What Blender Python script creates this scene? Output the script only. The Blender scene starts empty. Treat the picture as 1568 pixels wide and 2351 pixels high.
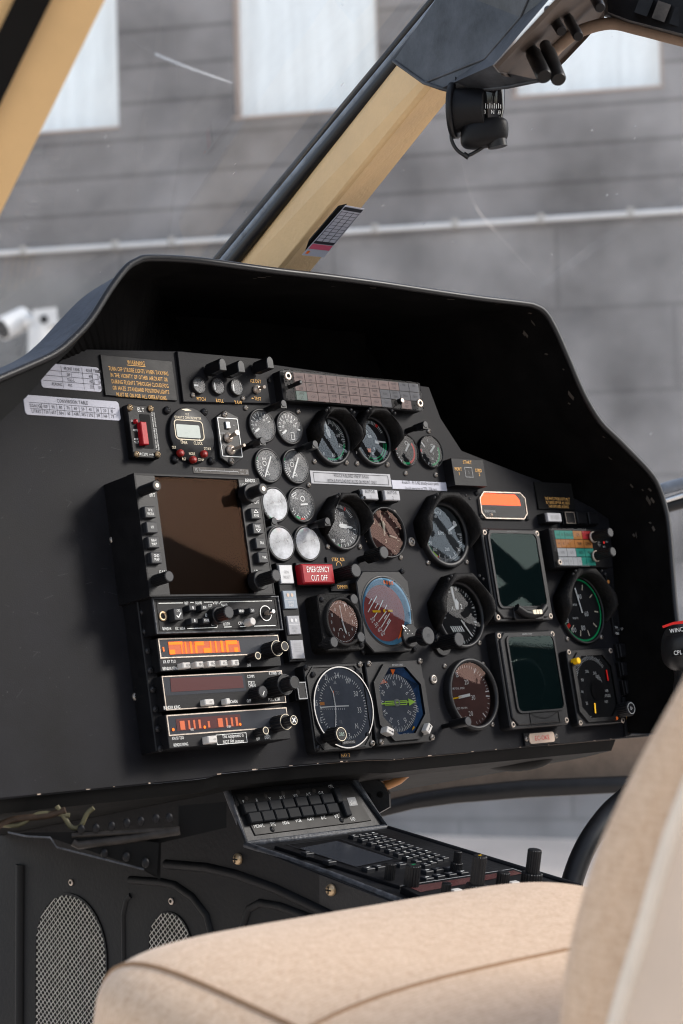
import bpy, math, random
from mathutils import Vector, Matrix
random.seed(7)
SC = bpy.context.scene
COL = SC.collection
R_ = math.radians
# ------------------------------------------------------------------ camera solve
FPX = 4571.0                      # focal length in pixels of a 1568 x 2351 view of the photograph
PHI, TH, LEAN = R_(45.28), R_(1.654), R_(11.8)
CAM = Vector((0, 0, 1.75))
HD = Vector((math.cos(PHI), math.sin(PHI), 0))
RT = Vector((math.sin(PHI), -math.cos(PHI), 0))
FW = HD*math.cos(TH) + Vector((0, 0, math.sin(TH)))
UP = -HD*math.sin(TH) + Vector((0, 0, math.cos(TH)))
def ray(x, y): return FW + RT*((x-784)/FPX) - UP*((y-1175.5)/FPX)
def cp(x, y, Z): return CAM + ray(x, y)*Z
class Plane:
    def __init__(s, o, ex, ey):
        s.o = Vector(o); s.ex = Vector(ex).normalized(); s.ez = s.ex.cross(Vector(ey)).normalized(); s.ey = s.ez.cross(s.ex)
    def uv(s, x, y, h=0):
        d = ray(x, y); k = ((s.o-CAM).dot(s.ez)+h)/d.dot(s.ez); p = CAM+d*k-s.o
        return p.dot(s.ex), p.dot(s.ey), k
    def mat(s, u=0, v=0, h=0):
        m = Matrix((s.ex, s.ey, s.ez)).transposed().to_4x4(); m.translation = s.o+s.ex*u+s.ey*v+s.ez*h; return m
PAN = Plane(cp(784, 1175.5, 1.9), (1, 0, 0), (0, math.sin(LEAN), math.cos(LEAN)))
ZT = dict(A=(.2562, 0, 803.5), B=(.2562, 373, 803.5), C=(.2745, 602.6, 803.5), D=(.2928, 975.6, 975.6), E=(.2745, 258.3, 1061.7),
          F=(.2562, 315.6, 1348.7), G=(.2562, 602.6, 1090.4), H=(.2928, 660, 1262.6), I=(.2196, 947, 1090.4), J=(.2496, 1176.5, 1119.1),
          K=(.3294, 975.6, 1377.4), L=(.3294, 459.1, 1721.7), M=(.4026, 803.5, 1750.4), N=(.4026, 0, 1750.4), P=(.4509, 860.9, 0), R=(.366, 0, 545))
def z(k, x, y): a, b, c = ZT[k]; return (a*x+b, a*y+c)
# ------------------------------------------------------------------ materials
def nd(nt, t, **kw):
    n = nt.nodes.new(t)
    for k, v in kw.items(): setattr(n, k, v)
    return n
def mat(name, col, rough=.5, metal=0, spec=.2, var=0.0, vs=60, bump=0, bs=300, emit=0, coat=0, dust=0, stretch=None, sheen=0):
    m = bpy.data.materials.new(name); m.use_nodes = True; nt = m.node_tree; b = nt.nodes['Principled BSDF']; L = nt.links.new
    b.inputs['Base Color'].default_value = (*col, 1); b.inputs['Roughness'].default_value = rough
    b.inputs['Metallic'].default_value = metal; b.inputs['Specular IOR Level'].default_value = spec
    if coat: b.inputs['Coat Weight'].default_value = coat; b.inputs['Coat Roughness'].default_value = .08
    if sheen: b.inputs['Sheen Weight'].default_value = sheen
    if emit: b.inputs['Emission Color'].default_value = (*col, 1); b.inputs['Emission Strength'].default_value = emit
    if var or bump or dust:
        tc = nd(nt, 'ShaderNodeTexCoord'); src = tc.outputs['Object']
        if stretch:
            mp = nd(nt, 'ShaderNodeMapping'); mp.inputs['Scale'].default_value = stretch; L(src, mp.inputs['Vector']); src = mp.outputs['Vector']
    if var:
        n = nd(nt, 'ShaderNodeTexNoise'); n.inputs['Scale'].default_value = vs; n.inputs['Detail'].default_value = 6; n.inputs['Roughness'].default_value = .65; L(src, n.inputs['Vector'])
        r = nd(nt, 'ShaderNodeValToRGB'); r.color_ramp.elements[0].position = .3; r.color_ramp.elements[1].position = .7
        r.color_ramp.elements[0].color = (*[c*(1-var) for c in col], 1); r.color_ramp.elements[1].color = (*[min(1, c*(1+var)) for c in col], 1)
        L(n.outputs['Fac'], r.inputs['Fac']); cur = r.outputs['Color']
        mr = nd(nt, 'ShaderNodeMapRange'); mr.inputs['To Min'].default_value = max(.02, rough-.12); mr.inputs['To Max'].default_value = min(1, rough+.12)
        L(n.outputs['Fac'], mr.inputs['Value']); L(mr.outputs['Result'], b.inputs['Roughness'])
        if dust:
            n2 = nd(nt, 'ShaderNodeTexNoise'); n2.inputs['Scale'].default_value = 420; n2.inputs['Detail'].default_value = 2; L(src, n2.inputs['Vector'])
            r2 = nd(nt, 'ShaderNodeValToRGB'); r2.color_ramp.elements[0].position = .72; r2.color_ramp.elements[1].position = .8
            L(n2.outputs['Fac'], r2.inputs['Fac'])
            mx = nd(nt, 'ShaderNodeMix', data_type='RGBA'); L(r2.outputs['Color'], mx.inputs[0]); L(cur, mx.inputs[6]); mx.inputs[7].default_value = (dust, dust, dust*.95, 1); cur = mx.outputs[2]
        L(cur, b.inputs['Base Color'])
    if bump:
        n = nd(nt, 'ShaderNodeTexNoise'); n.inputs['Scale'].default_value = bs; n.inputs['Detail'].default_value = 4; L(src, n.inputs['Vector'])
        bp = nd(nt, 'ShaderNodeBump'); bp.inputs['Strength'].default_value = bump; bp.inputs['Distance'].default_value = .001
        L(n.outputs['Fac'], bp.inputs['Height']); L(bp.outputs['Normal'], b.inputs['Normal'])
    return m
def glass(name, refl=1.0, rough=.03, dust=.02, tint=(1, 1, 1), trans=(1, 1, 1), ds=90, scr=False):
    m = bpy.data.materials.new(name); m.use_nodes = True; nt = m.node_tree; nt.nodes.clear(); L = nt.links.new
    out = nd(nt, 'ShaderNodeOutputMaterial'); tr = nd(nt, 'ShaderNodeBsdfTransparent'); tr.inputs['Color'].default_value = (*trans, 1)
    gl = nd(nt, 'ShaderNodeBsdfGlossy'); gl.inputs['Color'].default_value = (*tint, 1); gl.inputs['Roughness'].default_value = rough
    fr = nd(nt, 'ShaderNodeFresnel'); fr.inputs['IOR'].default_value = 1.5
    mu = nd(nt, 'ShaderNodeMath', operation='MULTIPLY', use_clamp=True); mu.inputs[1].default_value = refl; L(fr.outputs['Fac'], mu.inputs[0])
    mx = nd(nt, 'ShaderNodeMixShader'); L(mu.outputs[0], mx.inputs[0]); L(tr.outputs[0], mx.inputs[1]); L(gl.outputs[0], mx.inputs[2])
    df = nd(nt, 'ShaderNodeBsdfDiffuse'); df.inputs['Color'].default_value = (.8, .82, .85, 1)
    tc = nd(nt, 'ShaderNodeTexCoord')
    n = nd(nt, 'ShaderNodeTexNoise'); n.inputs['Scale'].default_value = ds; n.inputs['Detail'].default_value = 5; n.inputs['Roughness'].default_value = .7; L(tc.outputs['Object'], n.inputs['Vector'])
    mr = nd(nt, 'ShaderNodeMapRange'); mr.inputs['From Min'].default_value = .35; mr.inputs['From Max'].default_value = .75; mr.inputs['To Min'].default_value = dust*.4; mr.inputs['To Max'].default_value = dust*1.8
    L(n.outputs['Fac'], mr.inputs['Value']); fac = mr.outputs['Result']
    if scr:   # specks and fine streaks on the windscreen
        v = nd(nt, 'ShaderNodeTexVoronoi'); v.inputs['Scale'].default_value = 46; mp = nd(nt, 'ShaderNodeMapping'); mp.inputs['Rotation'].default_value = (.3, .5, .6); mp.inputs['Scale'].default_value = (1, .35, 1)
        L(tc.outputs['Object'], mp.inputs['Vector']); L(mp.outputs['Vector'], v.inputs['Vector'])
        lt = nd(nt, 'ShaderNodeMath', operation='LESS_THAN'); L(v.outputs['Distance'], lt.inputs[0]); m3 = nd(nt, 'ShaderNodeMapRange'); m3.inputs['From Min'].default_value = .42; m3.inputs['From Max'].default_value = .75; m3.inputs['To Min'].default_value = .0; m3.inputs['To Max'].default_value = .13; L(n.outputs['Fac'], m3.inputs['Value']); L(m3.outputs['Result'], lt.inputs[1])
        sm = nd(nt, 'ShaderNodeMath', operation='MULTIPLY'); sm.inputs[1].default_value = .3; L(lt.outputs[0], sm.inputs[0])
        ad = nd(nt, 'ShaderNodeMath', operation='ADD'); L(sm.outputs[0], ad.inputs[0]); L(fac, ad.inputs[1]); fac = ad.outputs[0]
    if dust <= 0: L(mx.outputs[0], out.inputs['Surface']); return m
    m2 = nd(nt, 'ShaderNodeMixShader'); L(fac, m2.inputs[0]); L(mx.outputs[0], m2.inputs[1]); L(df.outputs[0], m2.inputs[2]); L(m2.outputs[0], out.inputs['Surface'])
    return m
K = {}
K['panel'] = mat('panel_paint', (.0078, .0078, .0095), .54, spec=.11, var=.5, vs=13, bump=.1, bs=900, dust=.06)
K['black'] = mat('satin_black', (.0055, .0055, .0065), .48, spec=.18, var=.3, vs=80, bump=.1, bs=700)
K['matte'] = mat('matte_black', (.004, .004, .004), .75, spec=.12, var=.3, vs=50)
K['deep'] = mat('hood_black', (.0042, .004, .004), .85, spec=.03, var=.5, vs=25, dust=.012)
K['bezel'] = mat('bezel_black', (.008, .008, .009), .42, spec=.25, var=.3, vs=120, bump=.08, bs=800)
K['knob'] = mat('knob_black', (.0055, .0055, .0065), .42, spec=.3, var=.2)
K['knobtip'] = mat('knob_tip', (.026, .027, .03), .5, spec=.3, var=.2, vs=200)
K['leather'] = mat('visor_leather', (.0075, .007, .007), .7, spec=.15, var=.5, vs=220, bump=.9, bs=420)
K['dial'] = mat('dial_black', (.010, .010, .011), .6, var=.2)
K['dialgrey'] = mat('dial_grey', (.035, .038, .040), .6, var=.25, vs=90)
K['dialbrown'] = mat('dial_brown_reflection', (.080, .036, .030), .6, var=.2)  # brown stands for the tan cabin mirrored in the dial glass
K['white'] = mat('white_paint', (.75, .75, .72), .6)
K['cream'] = mat('cream_paint', (.75, .66, .50), .6)
K['offw'] = mat('lettering_white', (.78, .78, .75), .6)
K['dim'] = mat('lettering_dim', (.30, .30, .30), .6)
K['amber'] = mat('lettering_amber', (.72, .40, .12), .6)
K['label'] = mat('label_paper', (.43, .43, .485), .55, var=.06, vs=30)
K['label2'] = mat('label_silver', (.33, .33, .345), .5, var=.15, vs=60)
K['ink'] = mat('label_ink', (.03, .03, .035), .6)
K['screw'] = mat('screw_steel', (.32, .29, .26), .38, metal=.8, var=.35, vs=300)
K['screwd'] = mat('screw_black', (.02, .02, .022), .35, metal=.3)
K['slot'] = mat('screw_slot', (.004, .004, .004), .8)
K['brass'] = mat('stud_brass', (.45, .33, .20), .35, metal=.7, var=.3, vs=200)
K['steel'] = mat('bright_steel', (.6, .6, .6), .25, metal=1)
K['nickel'] = mat('worn_nickel', (.42, .36, .31), .4, metal=.6, var=.3, vs=200)
K['red'] = mat('red_plastic', (.34, .008, .014), .4, coat=.1)
K['redbtn'] = mat('red_button', (.25, .015, .012), .35, coat=.4)
K['redm'] = mat('red_mark', (.65, .02, .015), .5)
K['green'] = mat('green_mark', (.01, .36, .12), .5)
K['lime'] = mat('lime_pointer', (.45, .75, .10), .5)
K['orange'] = mat('orange_mark', (.85, .16, .02), .5)
K['yellow'] = mat('yellow_mark', (.80, .45, .01), .5)
K['key'] = mat('white_key', (.50, .48, .45), .45, var=.08, vs=200)
K['pink'] = mat('legend_pink', (.30, .20, .18), .4, var=.12, vs=120)
K['grnleg'] = mat('legend_pale_green', (.22, .29, .25), .4, var=.1)
K['greyleg'] = mat('legend_grey', (.15, .15, .165), .4, var=.1)
K['teal'] = mat('legend_teal', (.04, .33, .25), .4)
K['orleg'] = mat('legend_orange', (.55, .22, .06), .4)
K['whleg'] = mat('legend_white', (.55, .55, .55), .4)
K['rdleg'] = mat('legend_red', (.50, .03, .035), .4)
K['lcd'] = mat('lcd_glass', (.33, .37, .34), .3, coat=.2, var=.05)
K['litor'] = mat('lit_orange', (1, .085, .006), .7, spec=.05, emit=.85)
K['gas'] = mat('gas_discharge', (.85, .15, .02), .7, spec=.05, emit=.5)
K['gasdim'] = mat('gas_discharge_dim', (.45, .12, .06), .7, spec=.05, emit=.12)
K['filter'] = mat('display_filter', (.075, .028, .028), .25, coat=.3)
K['filterg'] = mat('display_filter_grey', (.03, .033, .04), .2, spec=.4)
K['screen'] = mat('radar_tube', (.022, .011, .006), .4, spec=.1)  # brown base stands for the cabin reflection on the blank tube
K['crt'] = mat('crt_green', (.004, .013, .013), .3, spec=.1)
K['adired'] = mat('horizon_ground', (.26, .055, .05), .5, var=.25, vs=60)
K['adiblue'] = mat('horizon_sky', (.05, .16, .26), .5, var=.35, vs=90)
K['navblue'] = mat('compass_card', (.085, .095, .115), .55, var=.2)  # card lightened bluish to include the reflection in its glass
K['navedge'] = mat('compass_rim', (.03, .09, .22), .5, var=.35, vs=120)
K['emred'] = mat('emergency_red', (.28, .006, .013), .4, coat=.1)
K['tan'] = mat('tan_vinyl', (.61, .42, .22), .55, var=.07, vs=22, bump=.6, bs=260)
K['tan2'] = mat('tan_trim', (.64, .44, .22), .55, var=.06, vs=10, bump=.3, bs=300)
K['brown'] = mat('brown_trim', (.24, .175, .13), .7, var=.25, vs=20)
K['rubber'] = mat('black_rubber', (.010, .010, .011), .42, spec=.3, var=.25, vs=60)
K['seal'] = mat('grey_seal', (.17, .19, .22), .3, var=.3, vs=60)
K['cons'] = mat('console_black', (.006, .0062, .0075), .5, spec=.3, var=.35, vs=25, bump=.5, bs=260, dust=.05)
K['edge'] = mat('worn_console_edge', (.045, .048, .055), .4, var=.6, vs=120, bump=.6, bs=300)
K['side'] = mat('console_side', (.0042, .0045, .0055), .58, spec=.2, var=.35, vs=20, bump=.35, bs=220)
K['mesh'] = mat('grille_wire', (.30, .29, .27), .45, metal=.4, var=.3, vs=120)
K['face'] = mat('worn_faceplate', (.055, .048, .043), .5, var=.55, vs=60)
K['keycap'] = mat('dark_keycap', (.013, .014, .016), .6, spec=.08, var=.35, vs=60)
K['wire'] = mat('tan_wire', (.50, .24, .10), .5, var=.2)
K['wireo'] = mat('olive_wire', (.10, .09, .05), .6, var=.3)
K['chip'] = mat('bare_metal_chip', (.34, .27, .22), .5, metal=.3, var=.3, vs=200)
K['ohead'] = mat('overhead_black', (.033, .036, .042), .45, spec=.35, var=.8, vs=24, bump=.25, bs=300)
K['ohplate'] = mat('overhead_plate', (.07, .052, .042), .55, spec=.2, var=.3, vs=20)
K['shell'] = mat('cream_shell', (.58, .46, .36), .55, var=.05, vs=20)
K['piping'] = mat('cream_piping', (.66, .57, .47), .7, var=.05)
K['seam'] = mat('seam_thread', (.27, .165, .095), .9)
# instrument glass
K['g'] = glass('dial_glass', 1.0, 0, 0, tint=(.35, .35, .35))
K['gcoat'] = glass('coated_dial_glass', 1.6, 0, 0, tint=(.30, .20, .17))  # coating tint warmed to put the tan cabin into the reflections
K['gblue'] = glass('blue_dial_glass', 1.3, 0, 0, tint=(.24, .29, .34))
K['gdust'] = glass('dusty_dial_glass', .5, .12, .05, ds=45)
K['gglare'] = glass('glare_dial_glass', .8, .3, .46, ds=40)  # white veil mixed in as the glare on these scratched glasses
K['gscr'] = glass('screen_glass', 1.0, 0, 0, tint=(.20, .115, .075))  # brown tint colours the sky reflection like a tan cabin
K['gcrt'] = glass('crt_glass', 1.2, 0, 0, tint=(.17, .22, .21))
K['gann'] = glass('legend_cover', .8, 0, 0, tint=(.16, .16, .16))
K['wind'] = glass('windscreen_glass', .22, .0, .07, ds=5, scr=True)
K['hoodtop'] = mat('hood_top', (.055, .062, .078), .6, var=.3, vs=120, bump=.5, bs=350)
K['rim'] = mat('hood_rim', (.007, .007, .008), .4, spec=.35, var=.3, vs=60)
K['cardpink'] = mat('card_pink', (.55, .10, .16), .5)
K['bezelg'] = mat('gloss_black', (.008, .008, .009), .12, coat=.5)
K['faceL'] = mat('control_faceplate', (.013, .012, .011), .55, spec=.25, var=.6, vs=55)
K['smear'] = glass('glass_smear', .1, 0, .02, ds=20)
K['lip'] = mat('worn_lip', (.022, .019, .017), .5, var=.5, vs=80)
K['wireb'] = mat('brown_loom', (.035, .022, .014), .6, var=.4, vs=120)
K['sill'] = mat('window_sill_paint', (.50, .40, .34), .6)
K['frost'] = mat('frosted_window_glow', (.78, .83, .84), .4, emit=.08, var=.14, vs=2.5, stretch=(6, .5, 1))  # faint emission added to whiten the panes like bright daylight
K['whiteext'] = mat('white_outdoor_paint', (.75, .75, .74), .5, var=.06, vs=8)
K['clamp'] = mat('rusty_clamp', (.45, .43, .40), .6)
K['clamp2'] = mat('fence_wire', (.20, .21, .20), .6)
K['pave'] = mat('pale_concrete', (.76, .66, .57), .8, var=.12, vs=2)
K['leaf'] = mat('leaf_green', (.11, .12, .085), .7, var=.4, vs=8)
def fabric():
    m = bpy.data.materials.new('woven_beige'); m.use_nodes = True; nt = m.node_tree; bs = nt.nodes['Principled BSDF']; L = nt.links.new; tc = nd(nt, 'ShaderNodeTexCoord')
    wv = []
    for rot in ((0, 0, 0), (0, 0, 1.5708)):
        mp = nd(nt, 'ShaderNodeMapping'); mp.inputs['Rotation'].default_value = rot; L(tc.outputs['Object'], mp.inputs['Vector']); wn = nd(nt, 'ShaderNodeTexWave'); wn.inputs['Scale'].default_value = 88; wn.inputs['Distortion'].default_value = 1.2; wn.inputs['Detail'].default_value = 2; wn.inputs['Detail Scale'].default_value = 3; L(mp.outputs['Vector'], wn.inputs['Vector']); wv.append(wn)
    ad = nd(nt, 'ShaderNodeMath', operation='ADD'); fn = nd(nt, 'ShaderNodeTexNoise'); fn.inputs['Scale'].default_value = 420; fn.inputs['Detail'].default_value = 2; L(tc.outputs['Object'], fn.inputs['Vector']); wm = nd(nt, 'ShaderNodeMath', operation='MULTIPLY_ADD'); wm.inputs[1].default_value = .22; L(wv[1].outputs['Fac'], wm.inputs[0]); L(fn.outputs['Fac'], wm.inputs[2]); L(wm.outputs[0], ad.inputs[0]); ad.inputs[1].default_value = -.25
    n = nd(nt, 'ShaderNodeTexNoise'); n.inputs['Scale'].default_value = 140; n.inputs['Detail'].default_value = 5; n.inputs['Roughness'].default_value = .7; L(tc.outputs['Object'], n.inputs['Vector'])
    s2 = nd(nt, 'ShaderNodeMath', operation='MULTIPLY_ADD'); s2.inputs[1].default_value = .9; L(ad.outputs[0], s2.inputs[0]); L(n.outputs['Fac'], s2.inputs[2])
    r = nd(nt, 'ShaderNodeValToRGB'); r.color_ramp.elements[0].position = .60; r.color_ramp.elements[1].position = .99; r.color_ramp.elements[0].color = (.455, .305, .195, 1); r.color_ramp.elements[1].color = (.59, .43, .30, 1); L(s2.outputs[0], r.inputs['Fac']); L(r.outputs['Color'], bs.inputs['Base Color'])
    bs.inputs['Roughness'].default_value = .95; bs.inputs['Sheen Weight'].default_value = .15; bp = nd(nt, 'ShaderNodeBump'); bp.inputs['Strength'].default_value = .5; bp.inputs['Distance'].default_value = .001; L(s2.outputs[0], bp.inputs['Height']); L(bp.outputs['Normal'], bs.inputs['Normal']); return m
K['fabric'] = fabric()
K['reflection_block'] = mat('reflection_block_dark', (.05, .042, .038), .7)  # dark skin of the unseen block added for the gauge reflections
K['chipd'] = mat('dull_bare_patch', (.06, .052, .046), .6, var=.4, vs=200)
# ------------------------------------------------------------------ mesh builder
GL = {}
_tc = bpy.data.curves.new('glyph', 'FONT'); _tc.size = 1; _tc.resolution_u = 2
_to = bpy.data.objects.new('glyph', _tc)
def glyph(c):
    if c not in GL:
        _tc.body = c; me = bpy.data.meshes.new_from_object(_to)
        vs = [(v.co.x, v.co.y) for v in me.vertices]; fs = [tuple(p.vertices) for p in me.polygons]; bpy.data.meshes.remove(me)
        x0 = min([v[0] for v in vs], default=0); x1 = max([v[0] for v in vs], default=.25)
        GL[c] = ([(a-x0, b) for a, b in vs], fs, x1-x0)
    return GL[c]
CAPH = None
def offset(poly, d):
    n = len(poly); out = []
    for i in range(n):
        p0, p1, p2 = (Vector(poly[(i+k) % n][:2]) for k in (-1, 0, 1))
        a, b = (p1-p0), (p2-p1)
        if a.length < 1e-9 or b.length < 1e-9: out.append(tuple(p1)); continue
        a.normalize(); b.normalize(); na, nb = Vector((-a.y, a.x)), Vector((-b.y, b.x)); k = na+nb
        q = k.dot(na); k = k/max(q, .35); out.append(tuple(p1+k*d))
    return out
def ccw(p):
    A = sum(p[i][0]*p[(i+1) % len(p)][1]-p[(i+1) % len(p)][0]*p[i][1] for i in range(len(p)))
    return p if A > 0 else p[::-1]
def rrect(cx, cy, w, h, r=0, n=4):
    if r <= 0: return [(cx-w/2, cy-h/2), (cx+w/2, cy-h/2), (cx+w/2, cy+h/2), (cx-w/2, cy+h/2)]
    o = []
    for sx, sy, a0 in ((1, -1, -90), (1, 1, 0), (-1, 1, 90), (-1, -1, 180)):
        for i in range(n+1):
            a = R_(a0+90*i/n); o.append((cx+sx*(w/2-r)+r*math.cos(a), cy+sy*(h/2-r)+r*math.sin(a)))
    return o
def octo(cx, cy, w, h, c):
    return [(cx-w/2+c, cy-h/2), (cx+w/2-c, cy-h/2), (cx+w/2, cy-h/2+c), (cx+w/2, cy+h/2-c), (cx+w/2-c, cy+h/2), (cx-w/2+c, cy+h/2), (cx-w/2, cy+h/2-c), (cx-w/2, cy-h/2+c)]
def circ(cx, cy, r, n=40, a0=0, a1=360):
    k = n if a1-a0 >= 360 else n+1
    return [(cx+r*math.cos(R_(a0+(a1-a0)*i/n)), cy+r*math.sin(R_(a0+(a1-a0)*i/n))) for i in range(k)]
class MB:
    def __init__(s): s.v = []; s.f = []; s.m = []; s.s = []; s.mats = []
    def mi(s, m):
        m = K[m] if isinstance(m, str) else m
        if m not in s.mats: s.mats.append(m)
        return s.mats.index(m)
    def add(s, vs, fs, m, smooth=False):
        b = len(s.v); s.v += [tuple(q) for q in vs]; i = s.mi(m)
        for f in fs: s.f.append(tuple(b+k for k in f)); s.m.append(i); s.s.append(smooth)
    def poly(s, pts, m, zz=None):
        s.add([(p[0], p[1], zz if zz is not None else p[2]) for p in pts], [tuple(range(len(pts)))], m)
    def prism(s, o, z0, z1, m, ch=0, top=None, back=False):
        o = ccw([tuple(p[:2]) for p in o]); n = len(o); vs = [(x, y, z0) for x, y in o]; rows = 1
        if ch:
            vs += [(x, y, z1-ch) for x, y in o]; vs += [(x, y, z1) for x, y in offset(o, ch)]; rows = 2
        else: vs += [(x, y, z1) for x, y in o]
        fs = [(r*n+i, r*n+(i+1) % n, (r+1)*n+(i+1) % n, (r+1)*n+i) for r in range(rows) for i in range(n)]
        s.add(vs, fs, m); s.poly(vs[rows*n:], top or m)
        if back: s.poly(vs[:n][::-1], m)
    def frame(s, o, i, z0, z1, m, zi=None):     # raised frame between two outlines with the same point count
        o = ccw(o); i = ccw(i); n = len(o); zi = z0 if zi is None else zi
        vs = [(x, y, z0) for x, y in o]+[(x, y, z1) for x, y in o]+[(x, y, z1) for x, y in i]+[(x, y, zi) for x, y in i]
        s.add(vs, [(r*n+k, r*n+(k+1) % n, (r+1)*n+(k+1) % n, (r+1)*n+k) for r in range(3) for k in range(n)], m)
    def lathe(s, prof, m, cx=0, cy=0, n=40, smooth=True, cap=False):
        vs = [(cx+r*math.cos(2*math.pi*k/n), cy+r*math.sin(2*math.pi*k/n), h) for r, h in prof for k in range(n)]
        s.add(vs, [(r*n+k, r*n+(k+1) % n, (r+1)*n+(k+1) % n, (r+1)*n+k) for r in range(len(prof)-1) for k in range(n)], m, smooth)
        if cap: s.poly(vs[-n:], m)
    def cyl(s, x, y, z0, z1, r, m, r1=None, n=24, ch=.0006, top=None):
        r1 = r if r1 is None else r1
        s.lathe([(r, z0), (r1, z1-ch)], m, x, y, n); s.lathe([(r1, z1-ch), (r1-ch, z1)], m, x, y, n, False); s.poly(circ(x, y, r1-ch, n), top or m, z1)
    def ribbed(s, x, y, z0, z1, r, m, n=18, d=.08, top=None):
        o = []
        for i in range(n*4):
            q = r*(1-d) if i % 4 >= 2 else r; a = 2*math.pi*i/(n*4); o.append((x+q*math.cos(a), y+q*math.sin(a)))
        s.prism(o, z0, z1, m, .0005); s.poly(circ(x, y, r*(1-d)-.0006, 24), top or m, z1+.0002)
    def tube(s, pts, r, m, n=12, cap=True):
        pts = [Vector(p) for p in pts]; N = len(pts); vs = []; rr = r if isinstance(r, (list, tuple)) else [r]*N
        a = None
        for i, p in enumerate(pts):
            t = (pts[min(i+1, N-1)]-pts[max(i-1, 0)]).normalized()
            a = (t.cross(Vector((.13, .21, .97)) if abs(t.z) < .9 else Vector((1, .1, 0))) if a is None else a-t*a.dot(t)).normalized(); b = t.cross(a)
            vs += [p+(a*math.cos(2*math.pi*k/n)+b*math.sin(2*math.pi*k/n))*rr[i] for k in range(n)]
        s.add(vs, [(r_*n+k, r_*n+(k+1) % n, (r_+1)*n+(k+1) % n, (r_+1)*n+k) for r_ in range(N-1) for k in range(n)], m, True)
        if cap: s.add(vs[:n], [tuple(range(n))], m); s.add(vs[-n:], [tuple(range(n))], m)
    def grid(s, rows, m, smooth=True, close=False):
        n = len(rows[0]); vs = [p for r in rows for p in r]; kk = n if close else n-1
        s.add(vs, [(r*n+k, r*n+(k+1) % n, (r+1)*n+(k+1) % n, (r+1)*n+k) for r in range(len(rows)-1) for k in range(kk)], m, smooth)
    def bar(s, a, b, w, zz, m, w2=None):
        a, b = Vector(a[:2]), Vector(b[:2]); d = (b-a).normalized(); q = Vector((-d.y, d.x)); w2 = w if w2 is None else w2
        s.poly([a-q*w/2, b-q*w2/2, b+q*w2/2, a+q*w/2], m, zz)
    def line(s, pts, w, zz, m, close=False):
        pts = list(pts)+([pts[0]] if close else [])
        for a, b in zip(pts, pts[1:]): s.bar(a, b, w, zz, m)
    def text(s, t, x, y, zz, size, m, xs=1.0, rot=0, al='c', sp=.16, bold=0):
        global CAPH
        if CAPH is None: CAPH = max(v[1] for v in glyph('H')[0])
        k = size/CAPH; gs = []; w = 0
        for c in t:
            if c == ' ': w += .34; continue
            g = glyph(c); gs.append((g, w)); w += g[2]+sp*.75
        w = (w-sp*.75)*k*xs; x0 = {'c': -w/2, 'l': 0, 'r': -w}[al]; ca, sa = math.cos(R_(rot)), math.sin(R_(rot))
        for (vs, fs, _), ox in gs:
            pts = []
            for a, b in vs:
                px, py = x0+(a+ox)*k*xs, (b-CAPH/2)*k; pts.append((x+px*ca-py*sa, y+px*sa+py*ca, zz))
            s.add(pts, fs, m)
    def mesh(s, name):
        me = bpy.data.meshes.new(name); me.from_pydata(s.v, [], s.f)
        for m in s.mats: me.materials.append(m)
        me.polygons.foreach_set('material_index', s.m); me.polygons.foreach_set('use_smooth', s.s); me.update(); return me
    def build(s, name, parent=None, mw=None, label=None, cat=None, group=None, kind=None):
        return link(name, s.mesh(name), parent, mw, label, cat, group, kind)
def link(name, data, parent=None, mw=None, label=None, cat=None, group=None, kind=None):
    o = bpy.data.objects.new(name, data); COL.objects.link(o)
    if parent is not None: o.parent = parent
    if mw is not None: o.matrix_world = mw if parent is None else o.matrix_world; 
    if mw is not None and parent is not None: o.matrix_local = mw
    for k, v in (('label', label), ('category', cat), ('group', group), ('kind', kind)):
        if v: o[k] = v
    return o
class T:                                       # a thing on a plane: Empty at its base, local x/y on the plane, z out of it
    def __init__(s, name, label, cat, px, py, h=0, group=None, plane=None):
        s.p = plane or PAN; s.u, s.v, s.k = s.p.uv(px, py, h); s.h0 = 0; s.sc = s.k/FPX
        s.o = link(name, None, None, s.p.mat(s.u, s.v, 0), label, cat, group); s.o.empty_display_size = .01
    def L(s, q, h=0): u, v, _ = s.p.uv(q[0], q[1], h); return (u-s.u, v-s.v)
    def rect(s, h, tl, tr, br, bl):
        a, b, c, d = (s.L(q, h) for q in (tl, tr, br, bl)); x0, x1 = (a[0]+d[0])/2, (b[0]+c[0])/2; y1, y0 = (a[1]+b[1])/2, (c[1]+d[1])/2
        return (x0+x1)/2, (y0+y1)/2, x1-x0, y1-y0
    def part(s, name, mb): return mb.build(name, s.o)
    def screw(s, q, h=.0015, r=.0026, m='screw'):
        x, y = s.L(q, h); return s.screw_at(x, y, h-.0015 if h > .0015 else 0, r, m)
    def screw_at(s, x, y, z0=0, r=.0026, m='screw', rot=None):
        o = link('screw', SCREW[m], s.o); o.location = (x, y, z0); o.scale = (r/.0026,)*3; o.rotation_euler.z = random.random()*1.5 if rot is None else rot; return o
def mkscrew(m):
    b = MB(); b.lathe([(.0026, 0), (.0026, .0009), (.0020, .0017), (.0010, .0021)], m, n=18, cap=True)
    for a in (0, 90): 
        c, s_ = math.cos(R_(a)), math.sin(R_(a)); b.bar((-.0017*c, -.0017*s_), (.0017*c, .0017*s_), .0007, .0022, 'slot')
    return b.mesh('screw')
SCREW = {m: mkscrew(m) for m in ('screw', 'screwd', 'brass')}
SCREW['flat'] = (lambda b: (b.lathe([(.0026, 0), (.0026, .0006), (.0022, .0009)], 'nickel', n=18, cap=True), b.poly(circ(0, 0, .0013, 8), 'slot', .0011), b.mesh('screw'))[-1])(MB())
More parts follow.
